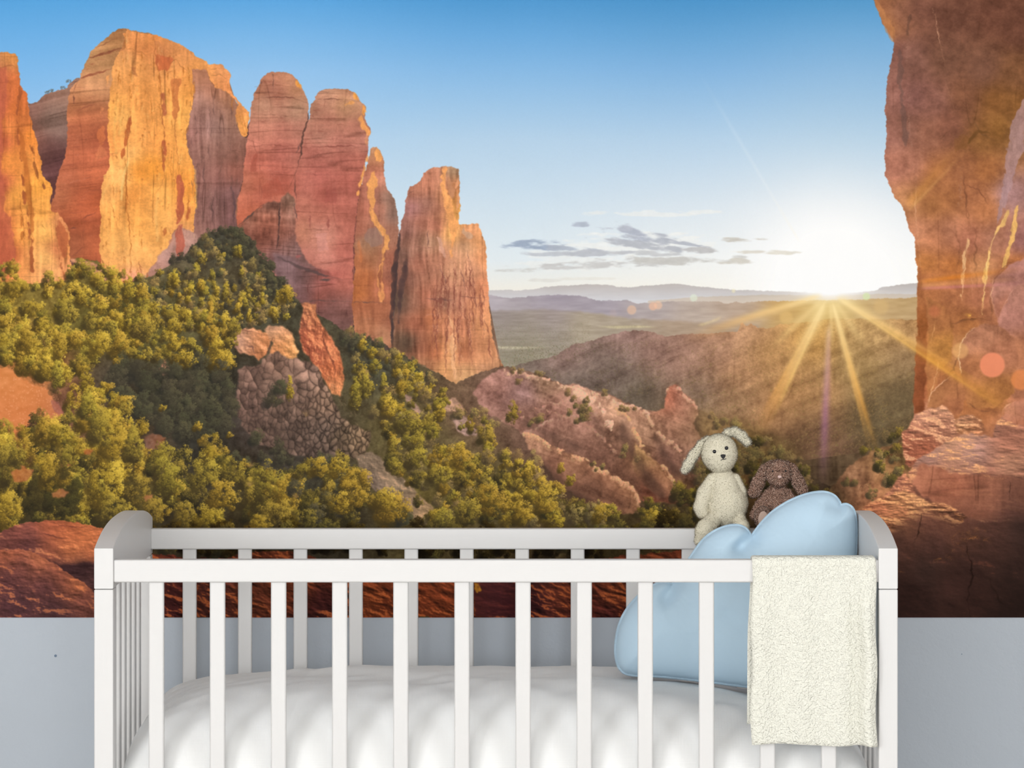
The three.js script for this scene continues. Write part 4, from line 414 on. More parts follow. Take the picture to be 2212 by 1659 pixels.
function grow(zone, step, size, kind, light, skip = 0, tall = 1) {      // scatter over a polygon, far to near
  let ax = 1e9, ay = 1e9, bx = -1e9, by = -1e9; for (const [x, y] of zone) { ax = Math.min(ax, x); ay = Math.min(ay, y); bx = Math.max(bx, x); by = Math.max(by, y); }
  const inside = (x, y) => { let c = false; for (let i = 0, j = zone.length - 1; i < zone.length; j = i++) { const [a, b] = zone[i], [d, e] = zone[j]; if ((b > y) !== (e > y) && x < (d - a) * (y - b) / (e - b) + a) c = !c; } return c; };
  for (let y = ay; y < by + 4; y += step * 0.62) for (let x = ax; x < bx; x += step) {
    const px = x + (RB() - 0.5) * step * 1.6, py = y + (RB() - 0.5) * step * 1.3; if (!inside(px, py) || RB() < skip + 0.18 + 0.42 * smooth(0.42, 0.66, noise(px / 34 + 4, py / 22))) continue;
    const s = typeof size === 'function' ? size(px, py) : size, k = s * (0.65 + RB() * 0.75), l = (typeof light === 'function' ? light(px, py) : light) * (0.82 + RB() * 0.34);
    const kd = Array.isArray(kind) ? kind[Math.floor(RB() * kind.length)] : kind;
    bush(px, py, k, k * (0.75 + RB() * 0.5) * tall, kd, l);
  }
}
// slope under the great block: back to front
grow([[330, 596], [395, 556], [430, 518], [470, 502], [520, 510], [545, 530], [520, 560], [430, 560], [360, 600]], 13, 16, ['dusk', 'dusk', 'dim'], 0.6, 0.1);
grow([[470, 500], [512, 496], [560, 540], [600, 600], [650, 650], [640, 665], [570, 610], [520, 560]], 12, 17, 'dusk', 0.65);
grow([[300, 606], [380, 570], [430, 552], [520, 548], [560, 580], [625, 640], [640, 660], [640, 700], [580, 700], [500, 720], [400, 720], [300, 700]], 13, 16, ['dim', 'dim', 'olive', 'dusk'], (x, y) => 0.92 + 0.12 * noise(x / 40, y / 30), 0.12, 1.05);
for (let i = 0; i < 34; i++) { const x = 330 + RB() * 290, y = 590 + RB() * 110; if (y > 560 + Math.abs(x - 480) * 0.35) bush(x, y, 13 + RB() * 8, 22 + RB() * 14, RB() < 0.6 ? 'olive' : 'warm', 1.05); }
bush(519, 555, 10, 26, 'warm', 1.1); bush(600, 655, 14, 30, 'warm', 1); bush(620, 655, 36, 40, 'warm', 0.95);
grow([[-320, 630], [0, 600], [30, 580], [60, 615], [130, 615], [160, 580], [215, 580], [290, 610], [330, 640], [330, 780], [200, 790], [150, 850], [110, 850], [60, 815], [0, 785], [-320, 760]], 17, (x, y) => 22 + (y - 600) * 0.07, ['warm', 'warm', 'olive'], (x, y) => 0.86 + 0.3 * noise(x / 45 + 3, y / 40), 0.16, 1.05);
grow([[300, 660], [430, 690], [520, 720], [510, 770], [505, 800], [440, 800], [360, 790], [300, 780], [210, 800], [200, 720]], 17, 24, ['warm', 'olive', 'olive'], 0.95, 0.15);
for (const [x, y, w, h] of [[215, 775, 62, 72], [262, 770, 46, 60], [315, 735, 50, 55], [140, 700, 40, 60], [30, 640, 40, 56], [180, 660, 44, 44], [280, 650, 34, 60], [375, 760, 28, 46], [455, 750, 30, 80], [470, 780, 40, 60], [400, 790, 60, 34], [480, 800, 60, 40], [130, 780, 40, 70], [60, 760, 44, 60], [100, 820, 40, 56], [125, 850, 36, 70]]) bush(x, y, w, h, RB() < 0.7 ? 'warm' : 'olive', 1);
// shaded hollow
grow([[235, 815], [300, 805], [350, 812], [420, 800], [500, 815], [515, 860], [520, 930], [500, 950], [420, 955], [360, 970], [310, 930], [270, 880], [235, 860]], 19, 34, 'dusk', 0.58, 0.06);
grow([[480, 960], [560, 960], [640, 990], [720, 1005], [700, 1060], [600, 1070], [520, 1020]], 20, 26, 'dusk', 0.6, 0.3);
for (const [x, y, w] of [[352, 888, 18], [428, 930, 24], [468, 948, 18], [495, 945, 14], [440, 960, 26], [455, 985, 32], [485, 990, 30], [590, 868, 14], [625, 850, 16]]) bush(x, y, w, w * 0.8, 'warm', 0.95);
bush(627, 865, 18, 52, 'warm', 0.9); bush(590, 880, 50, 40, 'dusk', 0.65); bush(605, 850, 40, 34, 'dusk', 0.6);
// near left slope
grow([[150, 880], [190, 840], [230, 845], [270, 890], [310, 940], [320, 990], [300, 1040], [240, 1060], [180, 1000], [150, 940]], 18, 36, ['warm', 'olive', 'warm'], 0.95, 0.05);
grow([[-320, 960], [0, 955], [60, 930], [110, 925], [150, 920], [190, 990], [220, 1060], [240, 1140], [0, 1150], [-320, 1150]], 21, 38, ['olive', 'warm', 'olive', 'deep'], (x, y) => 0.75 + 0.4 * noise(x / 60, y / 50), 0.14);
grow([[50, 1060], [110, 1050], [170, 1070], [190, 1120], [60, 1125]], 20, 34, 'deep', 0.35, 0.05);
for (const [x, y, w, h] of [[60, 1000, 50, 60], [100, 960, 56, 70], [130, 960, 60, 50], [110, 1060, 60, 90], [140, 1050, 40, 60], [250, 1010, 76, 120], [290, 1000, 50, 90], [215, 960, 60, 90], [230, 1100, 90, 110], [300, 1100, 70, 80], [20, 1150, 80, 110], [30, 1060, 60, 80], [190, 910, 50, 70], [170, 990, 40, 50]]) bush(x, y, w, h, RB() < 0.6 ? 'warm' : 'olive', 0.98, 1.1);
{ const f = (x, y, w, h, c) => paint([[x, y], [x + w * 0.4, y - h * 0.4], [x + w, y - h * 0.1], [x + w * 0.7, y + h * 0.5], [x + w * 0.1, y + h * 0.5]], swatchTex([[x, y, c], [x + w, y, 'a5623c']], 0.12, 7, 5), { rough: 6, blur: 1, alpha: 0.8 }); f(24, 1020, 50, 40, 'd07c4a'); f(130, 1000, 40, 20, 'b0684e'); f(110, 1065, 40, 20, 'c88452'); f(310, 1075, 40, 18, 'b87a50'); f(180, 975, 22, 14, 'c06a3a'); f(310, 950, 50, 36, '7a5a50'); }
for (const [x, y, w, h] of [[40, 1010, 40, 50], [150, 1030, 50, 70], [250, 1140, 100, 70]]) bush(x, y, w, h, 'olive', 0.95);
// middle bottom
grow([[310, 990], [370, 980], [440, 990], [500, 1000], [560, 1030], [640, 1060], [700, 1080], [760, 1150], [300, 1150]], 24, 40, ['olive', 'deep', 'deep', 'warm'], (x, y) => 0.62 + 0.5 * noise(x / 50 + 8, y / 45), 0.18);
for (const [x, y, w, h] of [[350, 1030, 44, 50], [370, 1075, 60, 70], [330, 1130, 60, 60], [440, 1060, 80, 80], [500, 1040, 56, 50], [480, 1100, 70, 70], [450, 1140, 80, 50], [580, 1100, 90, 100], [625, 1110, 70, 90], [600, 1140, 100, 60], [540, 1090, 30, 60], [400, 1140, 60, 60], [560, 1150, 60, 40]]) bush(x, y, w, h, RB() < 0.5 ? 'warm' : 'olive', 0.95, 1.1);
grow([[650, 1010], [720, 1000], [760, 1040], [800, 1060], [860, 1100], [900, 1145], [640, 1150], [620, 1080]], 26, 36, ['deep', 'olive', 'dusk'], 0.85, 0.2);
for (const [x, y, w, h] of [[690, 1030, 50, 45], [730, 1030, 46, 42], [760, 1060, 60, 56], [770, 1100, 80, 70], [735, 1110, 46, 46], [790, 1050, 30, 40], [850, 1130, 90, 70], [830, 1100, 60, 50]]) bush(x, y, w, h, 'warm', 0.98);
for (const [x, y] of [[540, 1050], [640, 1075], [540, 1010], [660, 900]]) for (let i = 0; i < 40; i++) { const a = -1.57 + (RB() - 0.5) * 2.2, l = 8 + RB() * 12; line([[x, y], [x + Math.cos(a) * l, y + Math.sin(a) * l]], 1, RB() < 0.5 ? 'c09a66' : '8a6c48', { alpha: 0.6, rough: 1 }); }
// slope below the right tower
grow([[740, 720], [800, 735], [850, 760], [900, 790], [930, 820], [900, 840], [820, 820], [760, 790], [745, 760]], 13, 17, ['dusk', 'dim', 'dusk'], 0.75, 0.08);
grow([[770, 745], [830, 755], [880, 785], [930, 815], [980, 850], [950, 870], [880, 850], [820, 800]], 13, 18, ['warm', 'olive', 'dim'], 0.98, 0.2);
grow([[745, 800], [800, 800], [870, 840], [940, 865], [1000, 900], [1060, 950], [1100, 1000], [1050, 1060], [960, 1040], [880, 990], [820, 930], [760, 880]], 16, 24, ['olive', 'warm', 'dim', 'olive'], (x, y) => 0.75 + 0.42 * noise(x / 40 + 5, y / 36), 0.24);
grow([[820, 940], [900, 960], [1000, 990], [1080, 1010], [1160, 1050], [1230, 1090], [1320, 1120], [1450, 1145], [900, 1145], [880, 1060], [830, 1000]], 18, 29, ['olive', 'warm', 'deep', 'dim'], (x, y) => 0.72 + 0.45 * noise(x / 45 + 2, y / 40), 0.16);
grow([[1020, 860], [1060, 900], [1130, 960], [1180, 1020], [1160, 1050], [1080, 990], [1020, 930]], 17, 20, ['haze', 'dim', 'olive'], 0.92, 0.3);
grow([[1090, 790], [1162, 806], [1214, 830], [1250, 870], [1200, 860], [1120, 830]], 13, 15, ['haze', 'haze', 'dim'], 0.85, 0.35);
grow([[1240, 860], [1300, 880], [1280, 920], [1220, 920]], 15, 17, ['haze', 'dim'], 0.75, 0.4); grow([[1130, 890], [1190, 900], [1170, 930], [1120, 925]], 14, 15, ['haze', 'dim'], 0.7, 0.4);
grow([[1290, 845], [1410, 890], [1400, 905], [1340, 885]], 12, 11, 'haze', 0.8, 0.5); grow([[1310, 940], [1380, 990], [1450, 1020], [1430, 1030], [1350, 1000]], 13, 13, ['haze', 'dim'], 0.9, 0.5); grow([[1130, 940], [1250, 985], [1370, 1050], [1350, 1056], [1240, 1000]], 14, 12, ['haze', 'dim'], 1, 0.55);
grow([[1500, 885], [1610, 925], [1700, 1000], [1640, 1010], [1560, 950]], 14, 17, ['haze', 'dim', 'haze'], 0.82, 0.1); grow([[1600, 930], [1720, 985], [1790, 1060], [1740, 1080], [1660, 1000]], 15, 18, ['haze', 'deep', 'dim'], 0.66, 0.15); grow([[1380, 1090], [1420, 1075], [1470, 1065], [1520, 1060], [1520, 1145], [1380, 1145]], 17, 26, ['deep', 'olive'], 0.7, 0.1); grow([[1390, 1120], [1460, 1125], [1450, 1145], [1380, 1145]], 16, 24, 'warm', 0.98, 0.2);
grow([[1550, 960], [1640, 990], [1740, 1040], [1760, 1090], [1500, 1090], [1500, 1030]], 19, 26, ['deep', 'dim', 'deep'], 0.62, 0.15); grow([[1580, 1000], [1650, 1010], [1650, 1060], [1590, 1050]], 16, 20, 'deep', 0.85, 0.3);
for (let i = 0; i < 26; i++) bush(1090 + RB() * 150, 1010 + RB() * 100, 16 + RB() * 14, 16 + RB() * 12, 'warm', 1.05);
for (const [x, y, w, h] of [[1050, 960, 46, 44], [1000, 1010, 50, 46], [900, 1010, 60, 44], [950, 1050, 60, 50], [1060, 1110, 70, 70], [1010, 1130, 70, 60], [1130, 1130, 60, 44], [960, 1140, 60, 40], [880, 930, 60, 40], [840, 900, 34, 44], [770, 870, 28, 60], [830, 850, 20, 50], [790, 850, 24, 50], [1110, 915, 34, 50], [1200, 1140, 50, 36], [1180, 1110, 60, 60], [1300, 1130, 44, 40]]) bush(x, y, w, h, RB() < 0.5 ? 'warm' : 'olive', 0.98);

// --- lower strip of the print, behind the crib: dark scrub above red sandstone
grow([[240, 1150], [1560, 1150], [1560, 1215], [240, 1215]], 26, 38, ['dark', 'dark', 'deep'], (x, y) => 0.5 + 0.5 * noise(x / 30, y / 30), 0.1);
const SAND = [[-300, 1270, '6a3c34'], [300, 1230, '7a3a28'], [360, 1300, '4a2220'], [450, 1290, '5c3028'], [560, 1300, '6e3826'], [640, 1260, '7a3c26'], [700, 1310, '44201e'], [790, 1280, '8a4426'], [850, 1310, '70341f'], [960, 1290, '8a4226'], [1030, 1310, '6a3420'], [1080, 1290, '50282a'], [1140, 1310, '4a2426'], [1230, 1280, '7a3c2a'], [1270, 1320, '5a2a22'], [1330, 1290, '7e3e26'], [1400, 1250, '83422a'], [1320, 1325, '4c2320']];
paint([[-320, 1230], [240, 1205], [330, 1196], [400, 1205], [500, 1203], [560, 1192], [620, 1190], [680, 1204], [760, 1226], [850, 1222], [960, 1230], [1040, 1222], [1120, 1216], [1230, 1212], [1330, 1203], [1400, 1194], [1480, 1192], [1620, 1205], [1900, 1230], [1900, BOT], [-320, BOT]], rugged(SAND, 'cc6c3a', { sx: 26, sy: 12, th: 0.03, width: 0.05, amount: 0.75, relief: 2.6, gate: 0.42, seed: 71, slope: -0.25 }), { rough: 8 });
paint([[1025, 1262], [1050, 1256], [1110, 1262], [1120, 1300], [1112, 1334], [1024, 1334]], rugged([[1060, 1290, '54292a'], [1090, 1320, '461f22']], '8a4030', { seed: 75, amount: 0.2, relief: 1.6 }), { rough: 6, blur: 1, alpha: 0.9 }); paint([[1024, 1258], [1036, 1260], [1040, 1274], [1032, 1284], [1024, 1270]], 'c8862e', { rough: 4, blur: 0.6 });
// red boulders at the lower left
paint([[-320, 1200], [-100, 1180], [0, 1151], [29, 1137], [70, 1128], [116, 1124], [165, 1127], [220, 1140], [262, 1160], [300, 1200], [300, BOT], [-320, BOT]], rugged([[0, 1170, '7d4a42'], [40, 1150, '8c5044'], [116, 1130, 'b06042'], [60, 1180, '5d3838'], [150, 1150, 'c26a44'], [190, 1160, 'd87b4c'], [150, 1190, 'dd8050'], [210, 1190, 'c8714a'], [110, 1200, 'b5644a'], [240, 1250, '6f4038'], [-200, 1200, '7d4a42'], [170, 1230, '46302e'], [120, 1225, '50363a']], 'f09a62', { sx: 44, sy: 20, th: 0.03, width: 0.05, amount: 0.5, relief: 2.0, gate: 0.42, seed: 78 }), { rough: 4 });
paint([[95, 1205], [130, 1222], [210, 1215], [300, 1230], [300, BOT], [180, BOT], [150, 1250]], rugged([[150, 1230, '41292a'], [180, 1260, '4e3230'], [220, 1300, '452b2a']], '7a4438', { seed: 80, amount: 0.3 }), { rough: 6, blur: 1.5 });
paint([[-320, 1215], [0, 1188], [40, 1184], [80, 1196], [115, 1215], [150, 1240], [185, 1262], [205, 1285], [220, BOT], [-320, BOT]], rugged([[20, 1195, 'b8684a'], [80, 1205, 'c0704c'], [50, 1225, '7a4840'], [130, 1240, '9a5844'], [170, 1260, 'bf6e48'], [20, 1250, '643c3c'], [100, 1270, '5c3838'], [180, 1290, '6e4038'], [40, 1300, '543437'], [120, 1320, '4e3234'], [-200, 1270, '5c3838']], 'e08450', { sx: 34, sy: 17, th: 0.035, width: 0.05, amount: 0.6, relief: 2.2, gate: 0.52, seed: 82 }), { rough: 5 });
line([[112, 1128], [140, 1138], [180, 1140], [220, 1152]], 2.5, '6a342c', { alpha: 0.7 }); line([[90, 1150], [120, 1160], [160, 1164]], 3, '6d3c34', { alpha: 0.5 });

// --- the shaded cliff on the right
const CLIFF = [[1887, -270], [1880, -100], [1887, 0], [1897, 24], [1905, 48], [1930, 90], [1930, 111], [1921, 142], [1917, 181], [1912, 235], [1915, 286], [1911, 326], [1912, 371], [1918, 395], [1933, 428], [1951, 449], [1960, 479], [1964, 495], [1976, 514], [1978, 568], [1983, 576], [1983, 713], [1977, 803], [1975, 894], [1970, 960], [1950, 1080], [1850, 1120], [1860, BOT], [FAR_R, BOT], [FAR_R, -270]];
paint(CLIFF, stone([[1900, 10, 'a06848'], [1915, 50, 'b87a50'], [1945, 30, '8f5f4a'], [1990, 20, '7b5040'], [2060, 30, '704838'], [2150, 30, '6c4434'], [2210, 60, '6c4434'], [2400, 60, '62402f'], [2400, 400, '8a5a3c'], [2400, 800, 'a06a44'], [1940, 120, '8a5c50'], [1970, 130, '7f5648'], [2040, 130, '77503e'], [2120, 150, '77503e'], [2200, 160, '7c5236'], [1930, 200, 'a06c5e'], [1970, 210, '8c5e54'], [2020, 220, '8a5c4e'], [2080, 210, '84563e'], [2150, 220, '84562f'], [2200, 230, '83562e'], [1930, 290, 'ac7464'], [1960, 280, '8e6050'], [2000, 290, '94614c'], [2050, 270, '8f5c48'], [2120, 300, '8a5c34'], [2160, 280, '8c5e30'], [2210, 290, '946848'], [1935, 360, 'ba7a64'], [1970, 350, 'aa705a'], [2020, 370, 'a86b44'], [2080, 360, '986040'], [2130, 370, 'a5683e'], [2100, 420, 'b0704c'], [1960, 430, 'bb8058'], [2010, 440, 'a46a40'], [2050, 430, 'a06640'], [2130, 450, 'b5734a'], [2180, 420, 'b08480'], [1985, 500, 'c08060'], [2010, 520, 'c07c58'], [2050, 500, 'b27558'], [2090, 520, 'b8745a'], [2150, 520, 'a87058'], [2210, 520, 'a5706a'], [2000, 570, 'c07a44'], [2060, 580, 'bd7440'], [2120, 580, 'c88a5c'], [2200, 580, 'c0743c'], [2000, 610, 'ae6a44'], [2060, 630, 'b06e4a'], [2110, 640, 'a8684c'], [2170, 620, 'aa6f60'], [2210, 650, 'a66a50'], [1995, 680, 'a86840'], [2040, 690, 'b27048'], [2090, 700, 'a5673c'], [2150, 690, 'ab6c4c'], [1990, 760, 'a9653c'], [2020, 760, 'bd7c40'], [2070, 760, 'c98a58'], [2130, 760, 'b0704e'], [2200, 750, 'b5745a'], [1990, 840, 'a05c3a'], [2030, 830, 'ae6c44'], [2080, 850, 'ab6a3c'], [2150, 830, 'b4743c'], [2210, 850, 'b67458'], [2000, 900, 'c8886a'], [2100, 900, 'ac6c44'], [2200, 930, 'aa6c50'], [2080, 960, 'b87c64'], [2180, 1000, 'b0745a'], [2100, 1050, '8f5a48'], [2050, 1120, '744a3c'], [2150, 1130, '5c3c32'], [1950, 1150, '6f4638'], [2000, 1200, '553830'], [2150, 1220, '432c26'], [1970, 1290, '3c2622'], [2200, 1300, '2f201c'], [2400, 1250, '2f201c']], { beds: 0.05, period: 40, slope: -0.5, flute: 0.09, fx: 34, fy: 150, lines: 0.03, crack: 0.12, mott: 0.20, grain: 0.05, seed: 87, soft: 500 }), { rough: 4 });
for (const [p, c, a] of [[[[1888, 0], [1896, 0], [1918, 40], [1936, 70], [1937, 92], [1929, 92], [1906, 50]], 'c08050', 0.6], [[[1941, 90], [1952, 150], [1948, 190], [1960, 300], [1964, 340], [1954, 320], [1945, 220], [1938, 170]], '5f4a44', 0.45], [[[1956, 70], [1966, 30], [1970, 40], [1962, 80]], '5c4034', 0.5], [[[2212, 210], [2200, 235], [2186, 262], [2180, 300], [2172, 345], [2166, 400], [2158, 450], [2148, 495], [2162, 470], [2176, 430], [2190, 380], [2205, 340], [2212, 330]], 'b08c8c', 0.75], [[[2186, 440], [2180, 465], [2165, 490], [2150, 510], [2140, 525], [2136, 560], [2128, 620], [2124, 660], [2118, 680], [2122, 640], [2128, 580], [2136, 540], [2148, 500], [2164, 478]], 'efbc72', 0.9], [[[2200, 430], [2196, 480], [2190, 520], [2175, 570], [2164, 585], [2170, 550], [2182, 500], [2190, 460]], 'e8b468', 0.9], [[[2090, 508], [2094, 525], [2088, 545], [2084, 585], [2078, 625], [2075, 650], [2073, 640], [2079, 590], [2085, 530]], 'e8b480', 0.85], [[[2064, 330], [2090, 320], [2098, 300], [2076, 290], [2062, 300]], '7a5028', 0.35]]) paint(p, c, { rough: 5, blur: 1, alpha: a });
for (const [p, w, c, a] of [[[[2012, 0], [2018, 30], [2026, 70], [2034, 105], [2040, 132]], 3, 'd8a080', 0.6], [[[2040, 132], [2044, 180], [2055, 210], [2064, 245], [2078, 270]], 2.2, 'b88870', 0.5], [[[2066, 155], [2070, 200]], 2, 'b8886c', 0.5], [[[1963, 60], [1958, 130], [1966, 200], [1962, 260], [1970, 330], [1978, 400], [1979, 490]], 4, 'b08872', 0.5], [[[2064, 246], [2072, 258]], 3, 'f0c8a0', 0.7], [[[2030, 300], [2048, 285], [2064, 275]], 2, '6a4430', 0.6], [[[2077, 360], [2074, 420], [2066, 480], [2062, 520]], 5, 'b08068', 0.5], [[[2082, 370], [2086, 440], [2090, 500]], 2, '7c4a34', 0.6], [[[2100, 250], [2120, 290], [2150, 305]], 3, '6c4a30', 0.4], [[[2080, 400], [2115, 410], [2140, 450]], 3, '7c4c34', 0.5], [[[2090, 310], [2110, 285], [2140, 290]], 8, '6c4826', 0.35], [[[1980, 480], [1986, 540], [1990, 600], [2005, 640]], 2.5, 'dfa880', 0.6], [[[2095, 545], [2100, 580], [2104, 640]], 2, 'd89a74', 0.5], [[[2145, 605], [2140, 640], [2146, 680], [2156, 690]], 3, 'e0a880', 0.6], [[[2155, 690], [2168, 665], [2182, 635], [2200, 615], [2212, 610]], 3, 'c8907c', 0.6], [[[2155, 590], [2180, 570], [2212, 555]], 3, '8a5444', 0.5], [[[2075, 805], [2070, 770], [2074, 745], [2088, 722], [2104, 708], [2106, 690], [2120, 682]], 4, 'f0c094', 0.75], [[[2020, 680], [2016, 710], [2012, 740]], 3, 'e6a868', 0.7], [[[2000, 880], [2012, 850], [2022, 800], [2026, 780]], 4, 'e0a67c', 0.7], [[[2002, 880], [2030, 840], [2060, 808]], 4, 'e8b088', 0.65], [[[1978, 720], [1990, 760], [1994, 830], [1988, 890]], 8, '8a4a2c', 0.35], [[[2080, 880], [2086, 850], [2078, 810]], 2.4, 'e2b08c', 0.6], [[[2166, 900], [2170, 880], [2190, 868], [2212, 868]], 4, 'e2a884', 0.7], [[[2130, 690], [2080, 690], [2055, 700]], 3, '6a4028', 0.6], [[[2212, 790], [2196, 810], [2190, 860]], 3, '8a5040', 0.6]]) line(p, w, c, { alpha: a, rough: 5 });
const slab = (pts, list, opt = {}, blur = 1) => paint(pts, stone(list, { beds: 0.06, period: 30, slope: -0.4, flute: 0.12, fx: 26, fy: 60, lines: 0.05, crack: 0.15, mott: 0.2, soft: 300, ...opt }), { rough: 5, blur });
slab([[1983, 576], [1990, 580], [1996, 640], [2004, 700], [2000, 800], [1996, 892], [1975, 894], [1977, 803], [1983, 713]], [[1990, 620, 'a86640'], [1992, 720, '96562f'], [1988, 850, '8a4c2e']], { seed: 121 });
slab([[2000, 640], [2040, 660], [2060, 700], [2056, 780], [2030, 800], [2004, 880], [1998, 800], [2006, 700]], [[2030, 680, 'a86a42'], [2040, 760, 'c08244'], [2015, 820, 'b67448']], { seed: 122 });
slab([[2145, 606], [2156, 594], [2185, 570], [2230, 550], [2530, 540], [2530, 700], [2200, 700], [2156, 692], [2146, 660], [2140, 636]], [[2160, 620, 'b27a68'], [2200, 600, 'b47c70'], [2180, 660, 'aa6c54'], [2400, 620, '9a6450']], { seed: 123 });
slab([[2155, 692], [2168, 662], [2184, 632], [2206, 612], [2530, 600], [2530, 860], [2190, 860], [2160, 800]], [[2180, 680, 'b67c6c'], [2200, 640, 'b9806e'], [2190, 760, 'b07252'], [2400, 740, '9a6450']], { seed: 124 });
slab([[2076, 806], [2070, 772], [2075, 745], [2088, 722], [2106, 707], [2130, 698], [2160, 706], [2190, 730], [2200, 780], [2190, 850], [2150, 880], [2090, 880]], [[2090, 740, 'b67a5c'], [2120, 720, 'ae7458'], [2100, 790, 'b0704a'], [2160, 770, 'a86c50'], [2150, 840, 'b47644']], { seed: 125 });
slab([[2000, 886], [2014, 846], [2040, 822], [2064, 806], [2080, 820], [2086, 860], [2072, 896], [2040, 900]], [[2020, 860, 'b6784e'], [2060, 830, 'b0724a'], [2050, 880, 'aa6a48']], { seed: 126 });
slab([[2166, 900], [2170, 880], [2192, 867], [2230, 862], [2530, 860], [2530, 950], [2180, 950]], [[2190, 890, 'b87a60'], [2200, 930, 'a8684c'], [2400, 900, '96604a']], { seed: 127 });
for (const [p, w, c, a] of [[[[2076, 806], [2070, 772], [2075, 745], [2088, 722], [2106, 707]], 3, 'f4c898', 0.8], [[[2145, 604], [2140, 636], [2147, 664], [2156, 690]], 2.4, 'e8b088', 0.75], [[[2157, 690], [2168, 662], [2184, 632], [2206, 612]], 2, 'd8a088', 0.6], [[[2000, 882], [2014, 846], [2040, 822], [2064, 806]], 2.6, 'ecb48c', 0.7], [[[2166, 900], [2170, 880], [2192, 867]], 2.6, 'e8ac88', 0.7], [[[2026, 782], [2018, 820], [2006, 876]], 2.4, 'f0bc84', 0.75], [[[2012, 742], [2018, 706], [2020, 684]], 2, 'e8ac70', 0.7], [[[2078, 650], [2082, 600], [2088, 540], [2092, 510]], 2.2, 'f0bc88', 0.8], [[[2100, 640], [2098, 570], [2092, 540]], 1.8, 'd89a74', 0.6], [[[2122, 680], [2128, 610], [2136, 550], [2150, 505], [2176, 460]], 3.2, 'f6cc84', 0.85], [[[2020, 30], [2030, 90], [2040, 132]], 1.8, 'dca684', 0.7], [[[1978, 400], [1979, 470], [1986, 540]], 2, 'dca884', 0.6]]) line(p, w, c, { alpha: a, rough: 4, solid: true });
for (const [p, w, a] of [[[[2056, 700], [2090, 690], [2126, 694]], 7, 0.5], [[[2070, 770], [2062, 800], [2030, 815]], 6, 0.4], [[[2140, 640], [2142, 690], [2130, 698]], 6, 0.45], [[[2108, 500], [2104, 560], [2112, 640], [2118, 680]], 7, 0.3], [[[2064, 480], [2072, 560], [2068, 640]], 6, 0.25], [[[2170, 580], [2150, 600], [2140, 630]], 5, 0.35], [[[2082, 372], [2088, 440], [2094, 500]], 5, 0.35], [[[2086, 870], [2110, 885], [2160, 890]], 6, 0.4]]) line(p, w * 0.7, '6e4630', { alpha: a * 0.6, rough: 6 });
{ const r = rng(95); for (let i = 0; i < 70; i++) { const a = r() * 6.28, l = 3 + r() * 12; line([[2096, 682], [2096 + Math.cos(a) * l * 1.2, 680 + Math.sin(a) * l * 0.7]], 1.2, r() < 0.5 ? 'f8c060' : 'e8a040', { alpha: 0.6, rough: 2 }); } }
// the far side of the little valley and its scrub, in front of the cliff's foot
paint([[1740, 1120], [1790, 1060], [1830, 1010], [1880, 975], [1930, 960], [1965, 950], [1965, 1100], [1850, 1125]], stone([[1800, 1070, '6a5238'], [1840, 1030, 'a87858'], [1850, 1060, '8a5f44'], [1900, 985, 'a07450'], [1920, 1000, '9a6e44'], [1950, 980, '5f4e30'], [1930, 1050, 'b07850'], [1880, 1080, 'b07250']], { mott: 0.4, flute: 0.4, fx: 18, fy: 20, seed: 97 }), { rough: 8, blur: 1 });
grow([[1830, 1000], [1900, 950], [1960, 935], [1965, 1010], [1940, 1050], [1900, 1060], [1900, 1010]], 15, 22, ['olive', 'deep', 'dim'], 0.75, 0.25); grow([[1780, 1080], [1830, 1040], [1880, 1040], [1910, 1070], [1860, 1100]], 15, 20, ['deep', 'dim'], 0.75, 0.3);
for (const [p, w, c] of [[[[1845, 1090], [1880, 1040], [1910, 1000], [1930, 965]], 5, 'd09a6c'], [[[1870, 1090], [1900, 1060], [1925, 1030]], 4, 'c88a5c']]) line(p, w, c, { alpha: 0.5, rough: 8 });
// boulders at the cliff's foot
const LB = (pts, list, lit, opt, blur = 0.5) => paint(pts, rugged(list, lit, opt), { rough: 5, blur });
LB([[1947, 935], [1963, 921], [1975, 898], [1995, 886], [2035, 874], [2046, 880], [2060, 900], [2075, 930], [2050, 950], [2020, 970], [1990, 990], [1965, 1010], [1955, 1000]], [[1990, 905, 'cf9478'], [2035, 885, 'd89c78'], [1970, 935, 'bf7a60'], [2030, 920, 'b97a62'], [1965, 960, 'a45c44'], [2000, 960, 'a05a40'], [2050, 935, 'b0765c']], 'f0b486', { sx: 34, sy: 14, th: 0.020, width: 0.03, amount: 0.75, relief: 2.4, gate: 0.34, seed: 101 });
LB([[2060, 910], [2075, 898], [2100, 895], [2120, 905], [2130, 930], [2100, 945], [2065, 935]], [[2080, 905, 'c08a6c'], [2110, 920, 'a86c4c'], [2080, 930, 'b4764e']], 'e8b080', { sx: 30, sy: 10, seed: 103, gate: 0.4 });
LB([[2020, 970], [2060, 945], [2100, 935], [2145, 945], [2150, 920], [2165, 900], [2190, 915], [2230, 930], [2530, 930], [2530, 1140], [2150, 1140], [1990, 1070], [1965, 1040], [1962, 1020], [1985, 990]], [[2000, 985, 'b88a7c'], [2060, 955, 'cc9474'], [2100, 980, 'b5887a'], [2180, 960, 'a96e58'], [2180, 1000, 'b88468'], [2060, 1010, 'c89074'], [1975, 1030, 'b07458'], [2000, 1050, 'ad6a50'], [2060, 1040, 'a5644c'], [2120, 1040, '8f5a48'], [2190, 1050, '7c5040'], [2060, 1080, '8c5844'], [2140, 1090, '6a4438'], [2212, 1100, '5c3c32'], [2400, 1000, '8a5a48']], 'f2b078', { sx: 60, sy: 17, th: 0.020, width: 0.03, amount: 0.8, relief: 2.2, gate: 0.43, seed: 105 });
